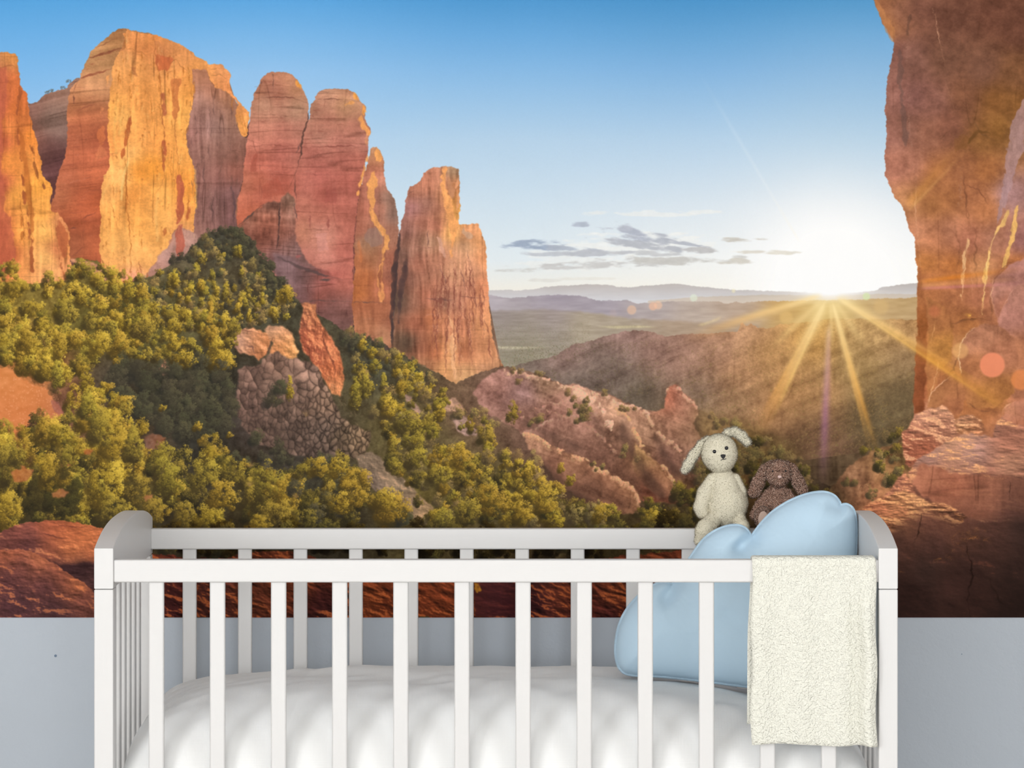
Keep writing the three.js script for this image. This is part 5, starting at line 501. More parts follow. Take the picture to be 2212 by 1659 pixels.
paint([[1990, 1000], [2060, 1022], [2150, 1030], [2530, 1040], [2530, 1150], [2100, 1120], [2010, 1080], [1968, 1045]], stone([[2000, 1040, 'b87458'], [2060, 1050, 'ac684e'], [2130, 1060, '925c46'], [2200, 1070, '784e3e'], [2080, 1100, '8c5844'], [2200, 1120, '5c3c34']], { flute: 0.2, beds: 0.05, mott: 0.18, crack: 0.25, seed: 106 }), { rough: 9, blur: 2, alpha: 0.92 });
line([[1990, 1008], [2050, 1012], [2110, 1018], [2150, 1036], [2190, 1026], [2212, 1030]], 4, 'f0b070', { alpha: 0.6, rough: 7 });
LB([[1905, 1074], [1923, 1060], [1940, 1030], [1958, 1020], [1970, 1045], [1985, 1075], [1960, 1085]], [[1940, 1050, 'bf7c60'], [1960, 1060, 'a86850']], 'e8a070', { sx: 26, sy: 10, seed: 107, gate: 0.4 });
LB([[1845, 1110], [1870, 1092], [1905, 1074], [1940, 1062], [1975, 1066], [2010, 1085], [2050, 1092], [2090, 1118], [2060, 1140], [1980, 1150], [1860, 1150]], [[1890, 1095, 'bf7252'], [1940, 1085, 'd89264'], [1980, 1080, 'e0a070'], [2030, 1095, 'c07c58'], [1960, 1110, 'b87450'], [1920, 1120, 'b0704e'], [1990, 1120, '80523f'], [2060, 1120, '7a4e3c']], 'f2b076', { sx: 34, sy: 11, th: 0.008, width: 0.03, amount: 0.85, relief: 2.8, gate: 0.36, seed: 109 });
LB([[1850, 1190], [1920, 1150], [1960, 1122], [2000, 1106], [2040, 1118], [2080, 1132], [2150, 1128], [2200, 1118], [2530, 1110], [2560, BOT + 60], [1840, BOT + 60], [1850, 1250]], [[1960, 1130, '80543f'], [2000, 1120, '744a3c'], [2060, 1140, '6f4738'], [1950, 1180, '5c3c32'], [2020, 1180, '553830'], [2100, 1150, '5f3e32'], [2150, 1160, '4f342c'], [2210, 1150, '3f2c26'], [2000, 1230, '44302a'], [2100, 1220, '402a24'], [2060, 1260, '442c26'], [1960, 1280, '38241f'], [2200, 1240, '35241f'], [2100, 1310, '35221d'], [2200, 1320, '2a1c18'], [1950, 1325, '301f1b'], [2400, 1240, '2f201c']], '8a4c34', { sx: 60, sy: 34, th: 0.05, amount: 0.25, relief: 1.7, gate: 0.5, seed: 111 }, 11);
for (const [p, w, a] of [[[[2050, 1088], [2062, 1108], [2076, 1120], [2110, 1118]], 3, 0.8], [[[2055, 1126], [2085, 1124], [2100, 1120]], 3, 0.7], [[[2068, 1140], [2090, 1148], [2110, 1142], [2140, 1150], [2160, 1148]], 3, 0.75], [[[2052, 1165], [2070, 1150], [2095, 1155], [2120, 1165], [2150, 1165]], 3, 0.7], [[[2055, 1172], [2080, 1166], [2110, 1160], [2140, 1172], [2150, 1176]], 4, 0.7], [[[2016, 1213], [2040, 1204], [2058, 1190], [2080, 1186], [2092, 1198]], 3.5, 0.85], [[[2020, 1212], [2050, 1208], [2064, 1202], [2090, 1200]], 3, 0.8], [[[1935, 1240], [1960, 1242]], 4, 0.7], [[[2030, 1218], [2045, 1222]], 3, 0.6], [[[1910, 1128], [1922, 1131]], 2.5, 0.8], [[[2070, 1080], [2080, 1100]], 2, 0.4]]) for (let k = 0; k < 3; k++) line(p.map(([x, y]) => [x, y + k * 3.2 - 3]), w * 0.55, k === 1 ? 'f0a050' : 'd8843e', { alpha: a * 0.75, rough: 9 });
for (const [p, w] of [[[[2088, 1180], [2100, 1240], [2090, 1300], [2095, 1334]], 4], [[[1990, 1110], [1985, 1150], [1965, 1180]], 3], [[[2140, 1250], [2160, 1300], [2190, 1320]], 4], [[[2180, 1040], [2182, 1080]], 2]]) line(p, w, '22150f', { alpha: 0.5, rough: 8 });

// --- the printed sun: glare, star rays and lens ghosts, all in the print
{
  const SX = 1792, SY = 632;
  const screen = (k, r, g, b, a) => { ink[k] += (1 - ink[k]) * r * a; ink[k + 1] += (1 - ink[k + 1]) * g * a; ink[k + 2] += (1 - ink[k + 2]) * b * a; };
  for (let y = 430; y < 1100; y++) for (let x = 1380; x < 2212; x++) {
    const dx = x - SX, dy = y - SY, d = Math.hypot(dx, dy * (dy > 0 ? 1.15 : 1)), k = ((y - MURAL.y0) * PW + x - MURAL.x0) * 3;
    const core = Math.exp(-((dx / 62) ** 2 + ((dy + 12) / (dy > 0 ? 22 : 60)) ** 2)); screen(k, 1, 1, 1, clamp(core * 1.5));
    const warm = 0.80 * Math.exp(-d / 55) + 0.20 * Math.exp(-d / 130); screen(k, 1.0, 0.70, 0.26, clamp(warm) * (dy > -6 ? 0.85 : 0.25));
  }
  const ray = (ang, len, w0, w1, color, alpha, start = 12) => {
    const c = hex(color), ca = Math.cos(ang), sa = Math.sin(ang), N = Math.ceil(len + 20);
    for (let y = Math.floor(Math.min(SY, SY + sa * len) - w1 - 20); y < Math.max(SY, SY + sa * len) + w1 + 20; y++) for (let x = Math.floor(Math.min(SX, SX + ca * len) - w1 - 20); x < Math.max(SX, SX + ca * len) + w1 + 20; x++) {
      const t = (x - SX) * ca + (y - SY) * sa, s = Math.abs(-(x - SX) * sa + (y - SY) * ca); if (t < start || t > N) continue;
      const f = t / len, w = lerp(w0, w1, f), e = Math.exp(-((s / w) ** 2) * 1.6) * alpha * smooth(1.05, 0.55, f) * smooth(start, start + 30, t); if (e < 0.008) continue;
      const i = x - MURAL.x0, j = y - MURAL.y0; if (i < 0 || j < 0 || i >= PW || j >= PH) continue; const near = clamp(1.15 - t / 230), k = (j * PW + i) * 3; ink[k] += (lerp(c[0], 1, near) - ink[k]) * e * 0.85; ink[k + 1] += (lerp(c[1], 0.9, near) - ink[k + 1]) * e * 0.85; ink[k + 2] += (lerp(c[2], 0.66, near) - ink[k + 2]) * e * 0.85;
    }
  };
  const A = (x, y) => Math.atan2(y - SY, x - SX);
  ray(A(1655, 905), 350, 17, 15, 'f2b060', 0.85); ray(A(1668, 905), 320, 4, 5, 'ffd070', 0.5); ray(A(1640, 905), 320, 3, 6, 'f0a850', 0.5);
  ray(A(1868, 905), 330, 11, 9, 'f2b05c', 0.8); ray(A(1895, 980), 380, 3, 9, 'f0a848', 0.6); ray(A(1880, 980), 380, 2, 5, 'f4b050', 0.4);
  ray(A(1986, 745), 280, 13, 12, 'eeb066', 0.7); ray(A(2212, 905), 500, 6, 18, 'f0a840', 0.5); ray(A(2190, 900), 470, 3, 5, 'f8b850', 0.45); ray(A(2160, 850), 440, 3, 5, 'f0b058', 0.3);
  ray(A(1640, 680), 330, 8, 16, 'f2b468', 0.6); ray(A(1560, 700), 260, 6, 9, 'f2be70', 0.45); ray(A(1660, 755), 190, 8, 12, 'f0b868', 0.5); ray(A(1875, 760), 150, 6, 14, 'f0b868', 0.5); ray(A(1800, 800), 130, 5, 7, 'f0bc6c', 0.5);
  ray(A(1776, 1060), 430, 5, 14, 'b878b4', 0.55, 60); ray(A(1790, 900), 250, 2, 6, 'e070a0', 0.25, 60);
  ray(A(2212, 580), 430, 4, 9, 'f08820', 0.55, 185); ray(A(2212, 600), 430, 5, 7, 'f4a868', 0.5, 185); ray(A(2212, 612), 430, 4, 5, 'e88aa8', 0.4, 185);
  ray(A(2060, 330), 440, 10, 16, 'f0a850', 0.5, 240); ray(A(2066, 346), 440, 3, 5, 'f8c070', 0.35, 240); ray(A(2030, 420), 340, 6, 12, 'd09060', 0.3, 220);
  ray(A(1470, 90), 560, 3, 6, 'ffffff', 0.16, 120);
  const ghost = (x, y, r, color, a, soft = 3) => { const c = hex(color); for (let j = Math.floor(y - r - 8); j < y + r + 8; j++) for (let i = Math.floor(x - r - 8); i < x + r + 8; i++) { const e = smooth(r + soft, r - soft, Math.hypot(i - x, j - y)) * a; if (e > 0.01) put(i, j, c[0], c[1], c[2], e); } };
  ghost(1364, 669, 10, 'ecc0a0', 0.6, 2); ghost(1410, 661, 9, 'f0bc9c', 0.65, 2); ghost(1421, 659, 9, 'f2c4a4', 0.6, 2); ghost(1498, 643, 8, 'dfe8d4', 0.7, 2); ghost(1324, 676, 8, 'c0a8a4', 0.3, 3); ghost(1584, 628, 4, 'f0e8c0', 0.6, 2);
  ghost(1698, 686, 14, 'e8c07c', 0.5, 5); ghost(1871, 640, 8, 'd8e8b0', 0.7, 2); ghost(2143, 788, 27, 'f4926c', 0.85, 3); ghost(2074, 757, 17, 'e8b070', 0.6, 4); ghost(2205, 820, 22, 'ee9054', 0.7, 4); ghost(1903, 662, 16, 'e8c080', 0.35, 6); ghost(2018, 672, 12, 'd07050', 0.4, 6);
  paint([[1506, 703], [1540, 692], [1560, 683], [1548, 692], [1520, 702]], 'f8e0a0', { blur: 2, alpha: 0.7 });
}
// the print is a little soft: one pass of a 3 x 3 binomial
{
  const t = new Float32Array(ink.length);
  for (let y = 0; y < PH; y++) for (let x = 0; x < PW; x++) { const a = (y * PW + Math.max(0, x - 1)) * 3, b = (y * PW + x) * 3, c = (y * PW + Math.min(PW - 1, x + 1)) * 3; for (let k = 0; k < 3; k++) t[b + k] = 0.2 * ink[a + k] + 0.6 * ink[b + k] + 0.2 * ink[c + k]; }
  for (let y = 0; y < PH; y++) { const u = Math.max(0, y - 1) * PW * 3, m = y * PW * 3, d = Math.min(PH - 1, y + 1) * PW * 3; for (let i = 0; i < PW * 3; i++) ink[m + i] = 0.2 * t[u + i] + 0.6 * t[m + i] + 0.2 * t[d + i]; }
}
// ink -> paper: two sheets of texture on one flat board
const INK_SCALE = 0.90;                       // paper and ink return at most this share of the light
function sheetOf(xa, xb) {
  const w = xb - xa, d = new Uint8Array(w * PH * 4), lin = (v) => (v <= 0.04045 ? v / 12.92 : Math.pow((v + 0.055) / 1.055, 2.4)), srgb = (v) => (v <= 0.0031308 ? v * 12.92 : 1.055 * Math.pow(v, 1 / 2.4) - 0.055);
  const lut = new Uint8Array(4096); for (let i = 0; i < 4096; i++) lut[i] = Math.round(255 * srgb(INK_SCALE * lin(i / 4095)));
  for (let y = 0; y < PH; y++) for (let x = 0; x < w; x++) { const k = (y * PW + xa + x) * 3, o = ((PH - 1 - y) * w + x) * 4; for (let c = 0; c < 3; c++) d[o + c] = lut[Math.round(clamp(ink[k + c]) * 4095)]; d[o + 3] = 255; }
  const t = new THREE.DataTexture(d, w, PH); t.colorSpace = THREE.SRGBColorSpace; t.magFilter = THREE.LinearFilter; t.wrapS = t.wrapT = THREE.ClampToEdgeWrapping; t.needsUpdate = true; return t;
}
{
  const S = 6.85 / 8407 * 0.99971, half = PW / 2, X = (p) => (p - 1108) * S, Y = (p) => 1.40 - (p - 490) * S, zf = RZ0 + 0.002;
  const x0 = X(MURAL.x0), xm = X(MURAL.x0 + half), x1 = X(MURAL.x1), y0 = Y(MURAL.y1), y1 = Y(MURAL.y0);
  const face = (xa, xb) => { const g = new THREE.PlaneGeometry(xb - xa, y1 - y0); g.translate((xa + xb) / 2, (y0 + y1) / 2, zf); return g; };
  const edge = box(x0, x1, y0, y1, RZ0 - 0.0005, zf - 0.0001);
  const g = mergeGeometries([face(x0, xm), face(xm, x1), edge], true);
  const paper = (t, n) => new THREE.MeshPhysicalMaterial({ name: n, map: t, roughness: 1, specularIntensity: 0.2 });
  const mural = mesh('wall_mural', g, [paper(sheetOf(0, half), 'printed wallpaper'), paper(sheetOf(half, PW), 'printed wallpaper continued'), new THREE.MeshStandardMaterial({ name: 'paper edge', color: new THREE.Color(0.5, 0.48, 0.46), roughness: 0.9 })]);
  tag(mural, 'wallpaper mural printed with red desert cliffs and a setting sun on the wall', 'mural');
}

// ---------------------------------------------------------------- the crib
const cribPaintTex = grayTexture(128, (x, y) => 0.5 * tnoise(x, y, 4, 128) + 0.5 * tnoise(x, y, 64, 128), [4, 4]);
const cribMat = new THREE.MeshPhysicalMaterial({ name: 'white lacquered wood', color: new THREE.Color(0.68, 0.67, 0.66), roughness: 0.42, bumpMap: cribPaintTex, bumpScale: 0.00008 });
const CR = { xl: -0.6512, xr: 0.5984, t: 0.030, zf: 0.0, zb: -0.66, joint: 0.8366, top: 0.900, rise: 0.028 };
const crib = new THREE.Group(); crib.name = 'crib'; crib.position.set((CR.xl + CR.xr) / 2, 0, -0.33); scene.add(crib);
tag(crib, 'white painted wooden baby crib with slatted sides and arched end panels', 'crib');
const cx0 = crib.position.x, cz0 = crib.position.z;
function cpart(name, g, label) { g.translate(-cx0, 0, -cz0); const m = mesh(name, g, cribMat, crib); if (label) m.userData.label = label; return m; }
for (const [xa, side] of [[CR.xl, 1], [CR.xr - CR.t, -1]]) {
  // arched head board on top of the two posts
  const s = new THREE.Shape(); const N = 28, L = CR.zf - CR.zb;
  s.moveTo(0, CR.joint + 0.0006); s.lineTo(0, CR.top);
  for (let i = 1; i < N; i++) { const t = i / N, u = Math.abs(2 * t - 1); s.lineTo(-t * L, CR.top + CR.rise * (1 - Math.pow(u, 2.5))); }
  s.lineTo(-L, CR.top); s.lineTo(-L, CR.joint + 0.0006); s.closePath();
  const b = 0.0016;
  const g = new THREE.ExtrudeGeometry(s, { depth: CR.t - 2 * b, bevelEnabled: true, bevelThickness: b, bevelSize: b, bevelOffset: -b, bevelSegments: 2, curveSegments: 4 });
  g.rotateY(Math.PI / 2); // shape x -> -z ; depth -> +x
  // after the turn: x = depth, z = -shapeX ; mirror so that the front is z = 0
  const p = g.attributes.position; for (let i = 0; i < p.count; i++) p.setXYZ(i, p.getX(i), p.getY(i), -p.getZ(i));
  const ix = g.index; if (ix) { for (let i = 0; i < ix.count; i += 3) { const a = ix.getX(i); ix.setX(i, ix.getX(i + 1)); ix.setX(i + 1, a); } }
  else for (let i = 0; i < p.count; i += 3) for (const at of [g.attributes.position, g.attributes.uv]) { const n = at.itemSize, A = at.array; for (let k = 0; k < n; k++) { const v = A[i * n + k]; A[i * n + k] = A[(i + 1) * n + k]; A[(i + 1) * n + k] = v; } }
  g.computeVertexNormals(); g.translate(xa + b, 0, 0);
  cpart('end_board', g);
  for (const [za, zb] of [[-0.042, 0], [-0.66, -0.618]]) cpart('post', box(xa, xa + CR.t, 0, CR.joint - 0.0004, za, zb, 0.0022));
  for (let i = 0; i < 6; i++) { const z = -0.042 - 0.0823 * (i + 1) ; cpart('slat', box(xa + 0.009, xa + 0.021, 0.30, CR.joint + 0.004, z - 0.014, z + 0.014, 0.003)); }
  cpart('lower_rail', box(xa + 0.004, xa + 0.026, 0.24, 0.30, -0.619, -0.041, 0.003));
}
for (const [zc, back] of [[-0.0165, 0], [-0.6385, 1]]) {
  const x0 = CR.xl + CR.t - 0.001, x1 = CR.xr - CR.t + 0.001;
  cpart('top_rail', box(x0, x1, 0.8466, 0.8819, zc - 0.0125, zc + 0.0125, 0.003));
  cpart('lower_rail', box(x0, x1, 0.24, 0.285, zc - 0.0125, zc + 0.0125, 0.003));
  for (let i = 0; i < 12; i++) { const x = (338 - 1108 + 132 * i) * 0.0007215; cpart('slat', box(x - 0.0119, x + 0.0119, 0.28, 0.850, zc - 0.0065, zc + 0.0065, 0.0032)); }
}
cpart('mattress_base', box(CR.xl + CR.t + 0.002, CR.xr - CR.t - 0.002, 0.500, 0.515, -0.625, -0.030, 0.003));

// ---------------------------------------------------------------- mattress under its white sheet
const linenTex = grayTexture(512, (x, y) => { const w = 0.5 + 0.25 * Math.sin(x / 512 * Math.PI * 2 * 128) + 0.25 * Math.sin(y / 512 * Math.PI * 2 * 128); return 0.6 * w + 0.2 * tnoise(x, y * 0 + 3, 200, 512) + 0.2 * tnoise(x * 0 + 7, y, 200, 512); }, [7, 7]);
const sheetMat = new THREE.MeshPhysicalMaterial({ name: 'white linen sheet', color: new THREE.Color(0.82, 0.82, 0.81), roughness: 0.95, bumpMap: linenTex, bumpScale: 0.0003, sheen: 0.2, sheenRoughness: 0.6 });
const MT = { x0: CR.xl + CR.t + 0.004, x1: CR.xr - CR.t - 0.004, z0: -0.622, z1: -0.032, base: 0.516 };
function mattressTop(u, w) {                    // u, w in -1 .. 1
  const a = Math.pow(Math.max(0, 1 - Math.pow(Math.abs(u), 13)), 0.45), b = Math.pow(Math.max(0, 1 - Math.pow(Math.abs(w), 4.2)), 0.5);
  const x = lerp(MT.x0, MT.x1, (u + 1) / 2), z = lerp(MT.z0, MT.z1, (w + 1) / 2);
  const bulge = 0.132 + 0.022 * (1 - u * u) - 0.026 * smooth(0.1, 0.8, u);
  const folds = 0.013 * (fbm(x * 5.2 + z * 4, z * 6 + 8, 3) - 0.5) + 0.007 * (noise(x * 13 - z * 12 + 30, z * 7 + 4) - 0.5) + 0.003 * (noise(x * 34 + z * 30, z * 14 - x * 6) - 0.5);
  return MT.base + a * b * (bulge + folds);
}
{
  const NX = 180, NZ = 110, pos = [], uv = [], idx = [];
  for (let j = 0; j <= NZ; j++) for (let i = 0; i <= NX; i++) {
    // finer near the rim so that the rounded flank is smooth
    const e = (t) => Math.sin((t - 0.5) * Math.PI), u = e(i / NX), w = e(j / NZ);
    pos.push(lerp(MT.x0, MT.x1, (u + 1) / 2), mattressTop(u, w), lerp(MT.z0, MT.z1, (w + 1) / 2)); uv.push(pos[pos.length - 3] / 1, pos[pos.length - 1] * 1 - pos[pos.length - 2]);
  }
  for (let j = 0; j < NZ; j++) for (let i = 0; i < NX; i++) { const a = j * (NX + 1) + i, b = a + 1, c = a + NX + 1, d = c + 1; idx.push(a, c, b, b, c, d); }
  const g = new THREE.BufferGeometry(); g.setAttribute('position', new THREE.Float32BufferAttribute(pos, 3)); g.setAttribute('uv', new THREE.Float32BufferAttribute(uv, 2)); g.setIndex(idx); g.computeVertexNormals();
  const under = box(MT.x0 + 0.004, MT.x1 - 0.004, MT.base - 0.0006, MT.base + 0.002, MT.z0 + 0.004, MT.z1 - 0.004);
  tag(mesh('mattress', join([g, under]), sheetMat), 'plump white mattress under a linen sheet inside the crib', 'mattress');
}

// ---------------------------------------------------------------- blue cloud pillow leaning inside the crib
const pillowTex = grayTexture(512, (x, y) => 0.35 * (0.5 + 0.5 * Math.sin(x / 512 * Math.PI * 2 * 160)) * (0.5 + 0.5 * Math.sin(y / 512 * Math.PI * 2 * 160)) + 0.4 * tnoise(x, y, 7, 512) + 0.25 * tnoise(x, y, 22, 512), [3, 3]);
const pillowMat = new THREE.MeshPhysicalMaterial({ name: 'light blue cotton', color: new THREE.Color(0.53, 0.705, 0.84), roughness: 0.9, bumpMap: pillowTex, bumpScale: 0.0010, sheen: 0.25, sheenRoughness: 0.5, sheenColor: new THREE.Color(0.8, 0.9, 1) });
{
  // outline in metres from the middle of the lower edge; lobes meet in sharp notches
  const P = (a) => a.map(([x, y]) => new THREE.Vector2((x - 1590) * 0.0007613, (1480 - y) * 0.0007613));
  const lobes = [
    P([[1800, 1488], [1700, 1489], [1620, 1481], [1500, 1466], [1420, 1458], [1362, 1455], [1340, 1444], [1331, 1420], [1330, 1388], [1338, 1348], [1354, 1316], [1378, 1288], [1400, 1270], [1424, 1259], [1441, 1258], [1451, 1264]]),
    P([[1451, 1264], [1466, 1236], [1490, 1206], [1518, 1168], [1545, 1147], [1575, 1136], [1599, 1136], [1614, 1145], [1623, 1160]]),
    P([[1623, 1160], [1645, 1131], [1670, 1106], [1702, 1085], [1740, 1069], [1776, 1063], [1800, 1069], [1812, 1081], [1817, 1091]]),
    P([[1817, 1091], [1831, 1090], [1844, 1101], [1850, 1130], [1849, 1180], [1845, 1240], [1842, 1320], [1838, 1400], [1826, 1462], [1800, 1488]]),
  ];
  const poly = []; for (const l of lobes) { const c = new THREE.SplineCurve(l).getPoints(l.length * 7); c.pop(); poly.push(...c); }
  const creases = [[P([[1451, 1264], [1436, 1290], [1420, 1322]]), 0.9], [P([[1623, 1160], [1595, 1184], [1556, 1206]]), 1], [P([[1817, 1091], [1800, 1089], [1760, 1092]]), 0.8], [P([[1560, 1330], [1610, 1365], [1640, 1420]]), 0.12], [P([[1740, 1145], [1770, 1172]]), 0.1]];
  const segd = (p, a, b) => { const vx = b.x - a.x, vy = b.y - a.y, t = clamp(((p.x - a.x) * vx + (p.y - a.y) * vy) / (vx * vx + vy * vy)); return [Math.hypot(p.x - a.x - t * vx, p.y - a.y - t * vy), t]; };
  const inside = (x, y) => { let c = false; for (let i = 0, j = poly.length - 1; i < poly.length; j = i++) { const a = poly[i], b = poly[j]; if ((a.y > y) !== (b.y > y) && x < (b.x - a.x) * (y - a.y) / (b.y - a.y) + a.x) c = !c; } return c; };
  const near = (x, y) => { let best = 1e9, q = null; const p = { x, y }; for (let i = 0; i < poly.length; i++) { const a = poly[i], b = poly[(i + 1) % poly.length], [d, t] = segd(p, a, b); if (d < best) { best = d; q = [a.x + (b.x - a.x) * t, a.y + (b.y - a.y) * t]; } } return [best, q]; };
  const cell = 0.0034, X0 = -0.205, Y0 = -0.012, NX = 122, NY = 100, id = new Int32Array(NX * NY).fill(-1), ins = new Uint8Array(NX * NY), V = [];
  for (let j = 0; j < NY; j++) for (let i = 0; i < NX; i++) ins[j * NX + i] = inside(X0 + i * cell, Y0 + j * cell) ? 1 : 0;
  const height = (x, y, d) => {
    let h = 0.062 * Math.pow(Math.max(0, 1 - (1 - Math.min(d / 0.095, 1)) ** 2), 0.52);
    for (const [c, k] of creases) for (let s = 0; s + 1 < c.length; s++) { const [e, t] = segd({ x, y }, c[s], c[s + 1]), f = (s + t) / (c.length - 1); h *= 1 - k * 0.55 * (1 - f) * Math.exp(-((e / 0.012) ** 2)); }
    return h + (d > 0.01 ? 0.0022 * (fbm(x * 14 + 3, y * 14, 3) - 0.5) * smooth(0.01, 0.05, d) : 0);
  };
  const node = (i, j) => { const k = j * NX + i; if (id[k] >= 0) return id[k]; const x = X0 + i * cell, y = Y0 + j * cell, [d, q] = near(x, y); id[k] = V.length; V.push(ins[k] ? [x, y, height(x, y, d)] : [q[0], q[1], 0]); return id[k]; };
  const tri = [];
  for (let j = 0; j + 1 < NY; j++) for (let i = 0; i + 1 < NX; i++) { const s = ins[j * NX + i] + ins[j * NX + i + 1] + ins[(j + 1) * NX + i] + ins[(j + 1) * NX + i + 1]; if (!s) continue; const a = node(i, j), b = node(i + 1, j), c = node(i, j + 1), d = node(i + 1, j + 1); tri.push(a, b, d, a, d, c); }
  const side = (sg) => { const g = new THREE.BufferGeometry(), p = [], uv = []; for (const [x, y, h] of V) { p.push(x, y, sg * h); uv.push(x, y); } const t = sg > 0 ? tri : tri.slice().reverse(); g.setAttribute('position', new THREE.Float32BufferAttribute(p, 3)); g.setAttribute('uv', new THREE.Float32BufferAttribute(uv.map((v) => v * 3), 2)); g.setIndex(t.slice()); g.computeVertexNormals(); return g; };
  const pillow = new THREE.Group(); pillow.name = 'cloud_pillow'; scene.add(pillow);
  pillow.position.set((1590 - 1108) * 0.0007613, 0.6475, -0.325); pillow.rotation.set(-0.12, 0, 0);
  tag(pillow, 'light blue cloud shaped pillow leaning in the right end of the crib', 'pillow');
  mesh('cushion', join([side(1), side(-1)]), pillowMat, pillow);
  const path = new THREE.CatmullRomCurve3(poly.filter((_, i) => i % 2 === 0).map((v) => new THREE.Vector3(v.x, v.y, 0)), true, 'centripetal');
  const pip = new THREE.TubeGeometry(path, 420, 0.0030, 8, true);
  mesh('piping', pip, pillowMat, pillow);
}

// ---------------------------------------------------------------- cream blanket over the front rail
const terryTex = grayTexture(512, (x, y) => { const a = tnoise(x, y, 80, 512), b = tnoise(x + 91, y + 33, 160, 512), c = tnoise(x, y, 12, 512), e = tnoise(x + 40, y, 44, 512); return 0.36 * smooth(0.25, 0.75, a) + 0.26 * b + 0.10 * c + 0.28 * smooth(0.35, 0.65, e); }, [1, 1]);
const blanketMat = new THREE.MeshPhysicalMaterial({ name: 'cream boucle knit', color: new THREE.Color(0.78, 0.77, 0.68), roughness: 1, bumpMap: terryTex, bumpScale: 0.0024, sheen: 0.3, sheenRoughness: 0.8 });
{
  const x0 = 0.3712, x1 = 0.5635, NS = 150, NT2 = 90, th = 0.0052, zr = -0.0165;
  // centre line of the drape: front hem up, over the rail, down the back
  const rail = 0.8819, yTop = rail + th / 2 + 0.0006, rr = 0.0125 + th / 2 + 0.0008, frontBot = 0.5955, backBot = 0.622;
  const L1 = yTop - rr * 0.5 - frontBot, L2 = Math.PI * rr * 0.72, L3 = yTop - rr * 0.5 - backBot, LT = L1 + L2 + L3;
  const mid = (s, t) => {                      // s along the drape, t across
    const l = s * LT; let y, z, hang;
    if (l < L1) { y = frontBot + l; z = zr + rr; hang = 1 - l / L1; }
    else if (l < L1 + L2) { const a = (l - L1) / L2 * Math.PI, e = (v) => Math.sign(v) * Math.pow(Math.abs(v), 0.6); y = yTop - rr * 0.5 + rr * 0.5 * e(Math.sin(a)); z = zr + rr * e(Math.cos(a)); hang = 0; }
    else { y = yTop - rr * 0.5 - (l - L1 - L2); z = zr - rr; hang = (l - L1 - L2) / L3; }
    const front = l < L1 + L2 / 2 ? 1 : -1;
    // soft vertical folds, a deeper one near the right edge
    const fold = 0.012 * Math.exp(-(((t - 0.93) / 0.05) ** 2)) - 0.006 * Math.exp(-(((t - 0.84) / 0.05) ** 2)) + 0.0026 * Math.sin(t * 19 + 0.6) * (t < 0.8 ? 1 : 0.3);
    z += front * smooth(0, 0.35, hang) * (0.0075 + Math.max(-0.006, fold) * (front > 0 ? 1 : 0.1));
    const x = lerp(x0, x1, t) + (front < 0 ? -0.0035 * smooth(0.1, 0.5, hang) : 0.0016 * Math.sin(y * 46)) + 0.003 * hang * (t - 0.5);
    return new THREE.Vector3(x, y + 0.002 * Math.sin(t * 7) * hang * hang - 0.004 * smooth(0.85, 1, t) * hang * hang, z);
  };
  const pos = [], uv = [], idx = [], NSP = NS + 1, NTP = NT2 + 1;
  const layer = (sg) => { for (let j = 0; j <= NS; j++) for (let i = 0; i <= NT2; i++) {
    const s = j / NS, t = i / NT2, p = mid(s, t), e = 1e-3, ds = mid(Math.min(1, s + e), t).sub(mid(Math.max(0, s - e), t)), dt = mid(s, Math.min(1, t + e)).sub(mid(s, Math.max(0, t - e))), n = dt.cross(ds).normalize();
    const rim = Math.sqrt(Math.max(0, 1 - (1 - Math.min(1, Math.min(t, 1 - t) / 0.016, Math.min(s, 1 - s) / 0.006)) ** 2));
    p.addScaledVector(n, sg * th / 2 * rim); pos.push(p.x, p.y, p.z); uv.push(t * (x1 - x0) * 6.5, s * LT * 6.5);
  } };
  layer(1); layer(-1);
  const q = (a, b, c, d, f) => (f ? idx.push(a, b, d, a, d, c) : idx.push(a, d, b, a, c, d));
  for (let j = 0; j < NS; j++) for (let i = 0; i < NT2; i++) { const a = j * NTP + i, o = NSP * NTP; q(a, a + 1, a + NTP, a + NTP + 1, true); q(o + a, o + a + 1, o + a + NTP, o + a + NTP + 1, false); }
  const g = new THREE.BufferGeometry(); g.setAttribute('position', new THREE.Float32BufferAttribute(pos, 3)); g.setAttribute('uv', new THREE.Float32BufferAttribute(uv, 2)); g.setIndex(idx); g.computeVertexNormals();
  tag(mesh('baby_blanket', g, blanketMat), 'cream textured baby blanket draped over the front rail of the crib', 'blanket');
}

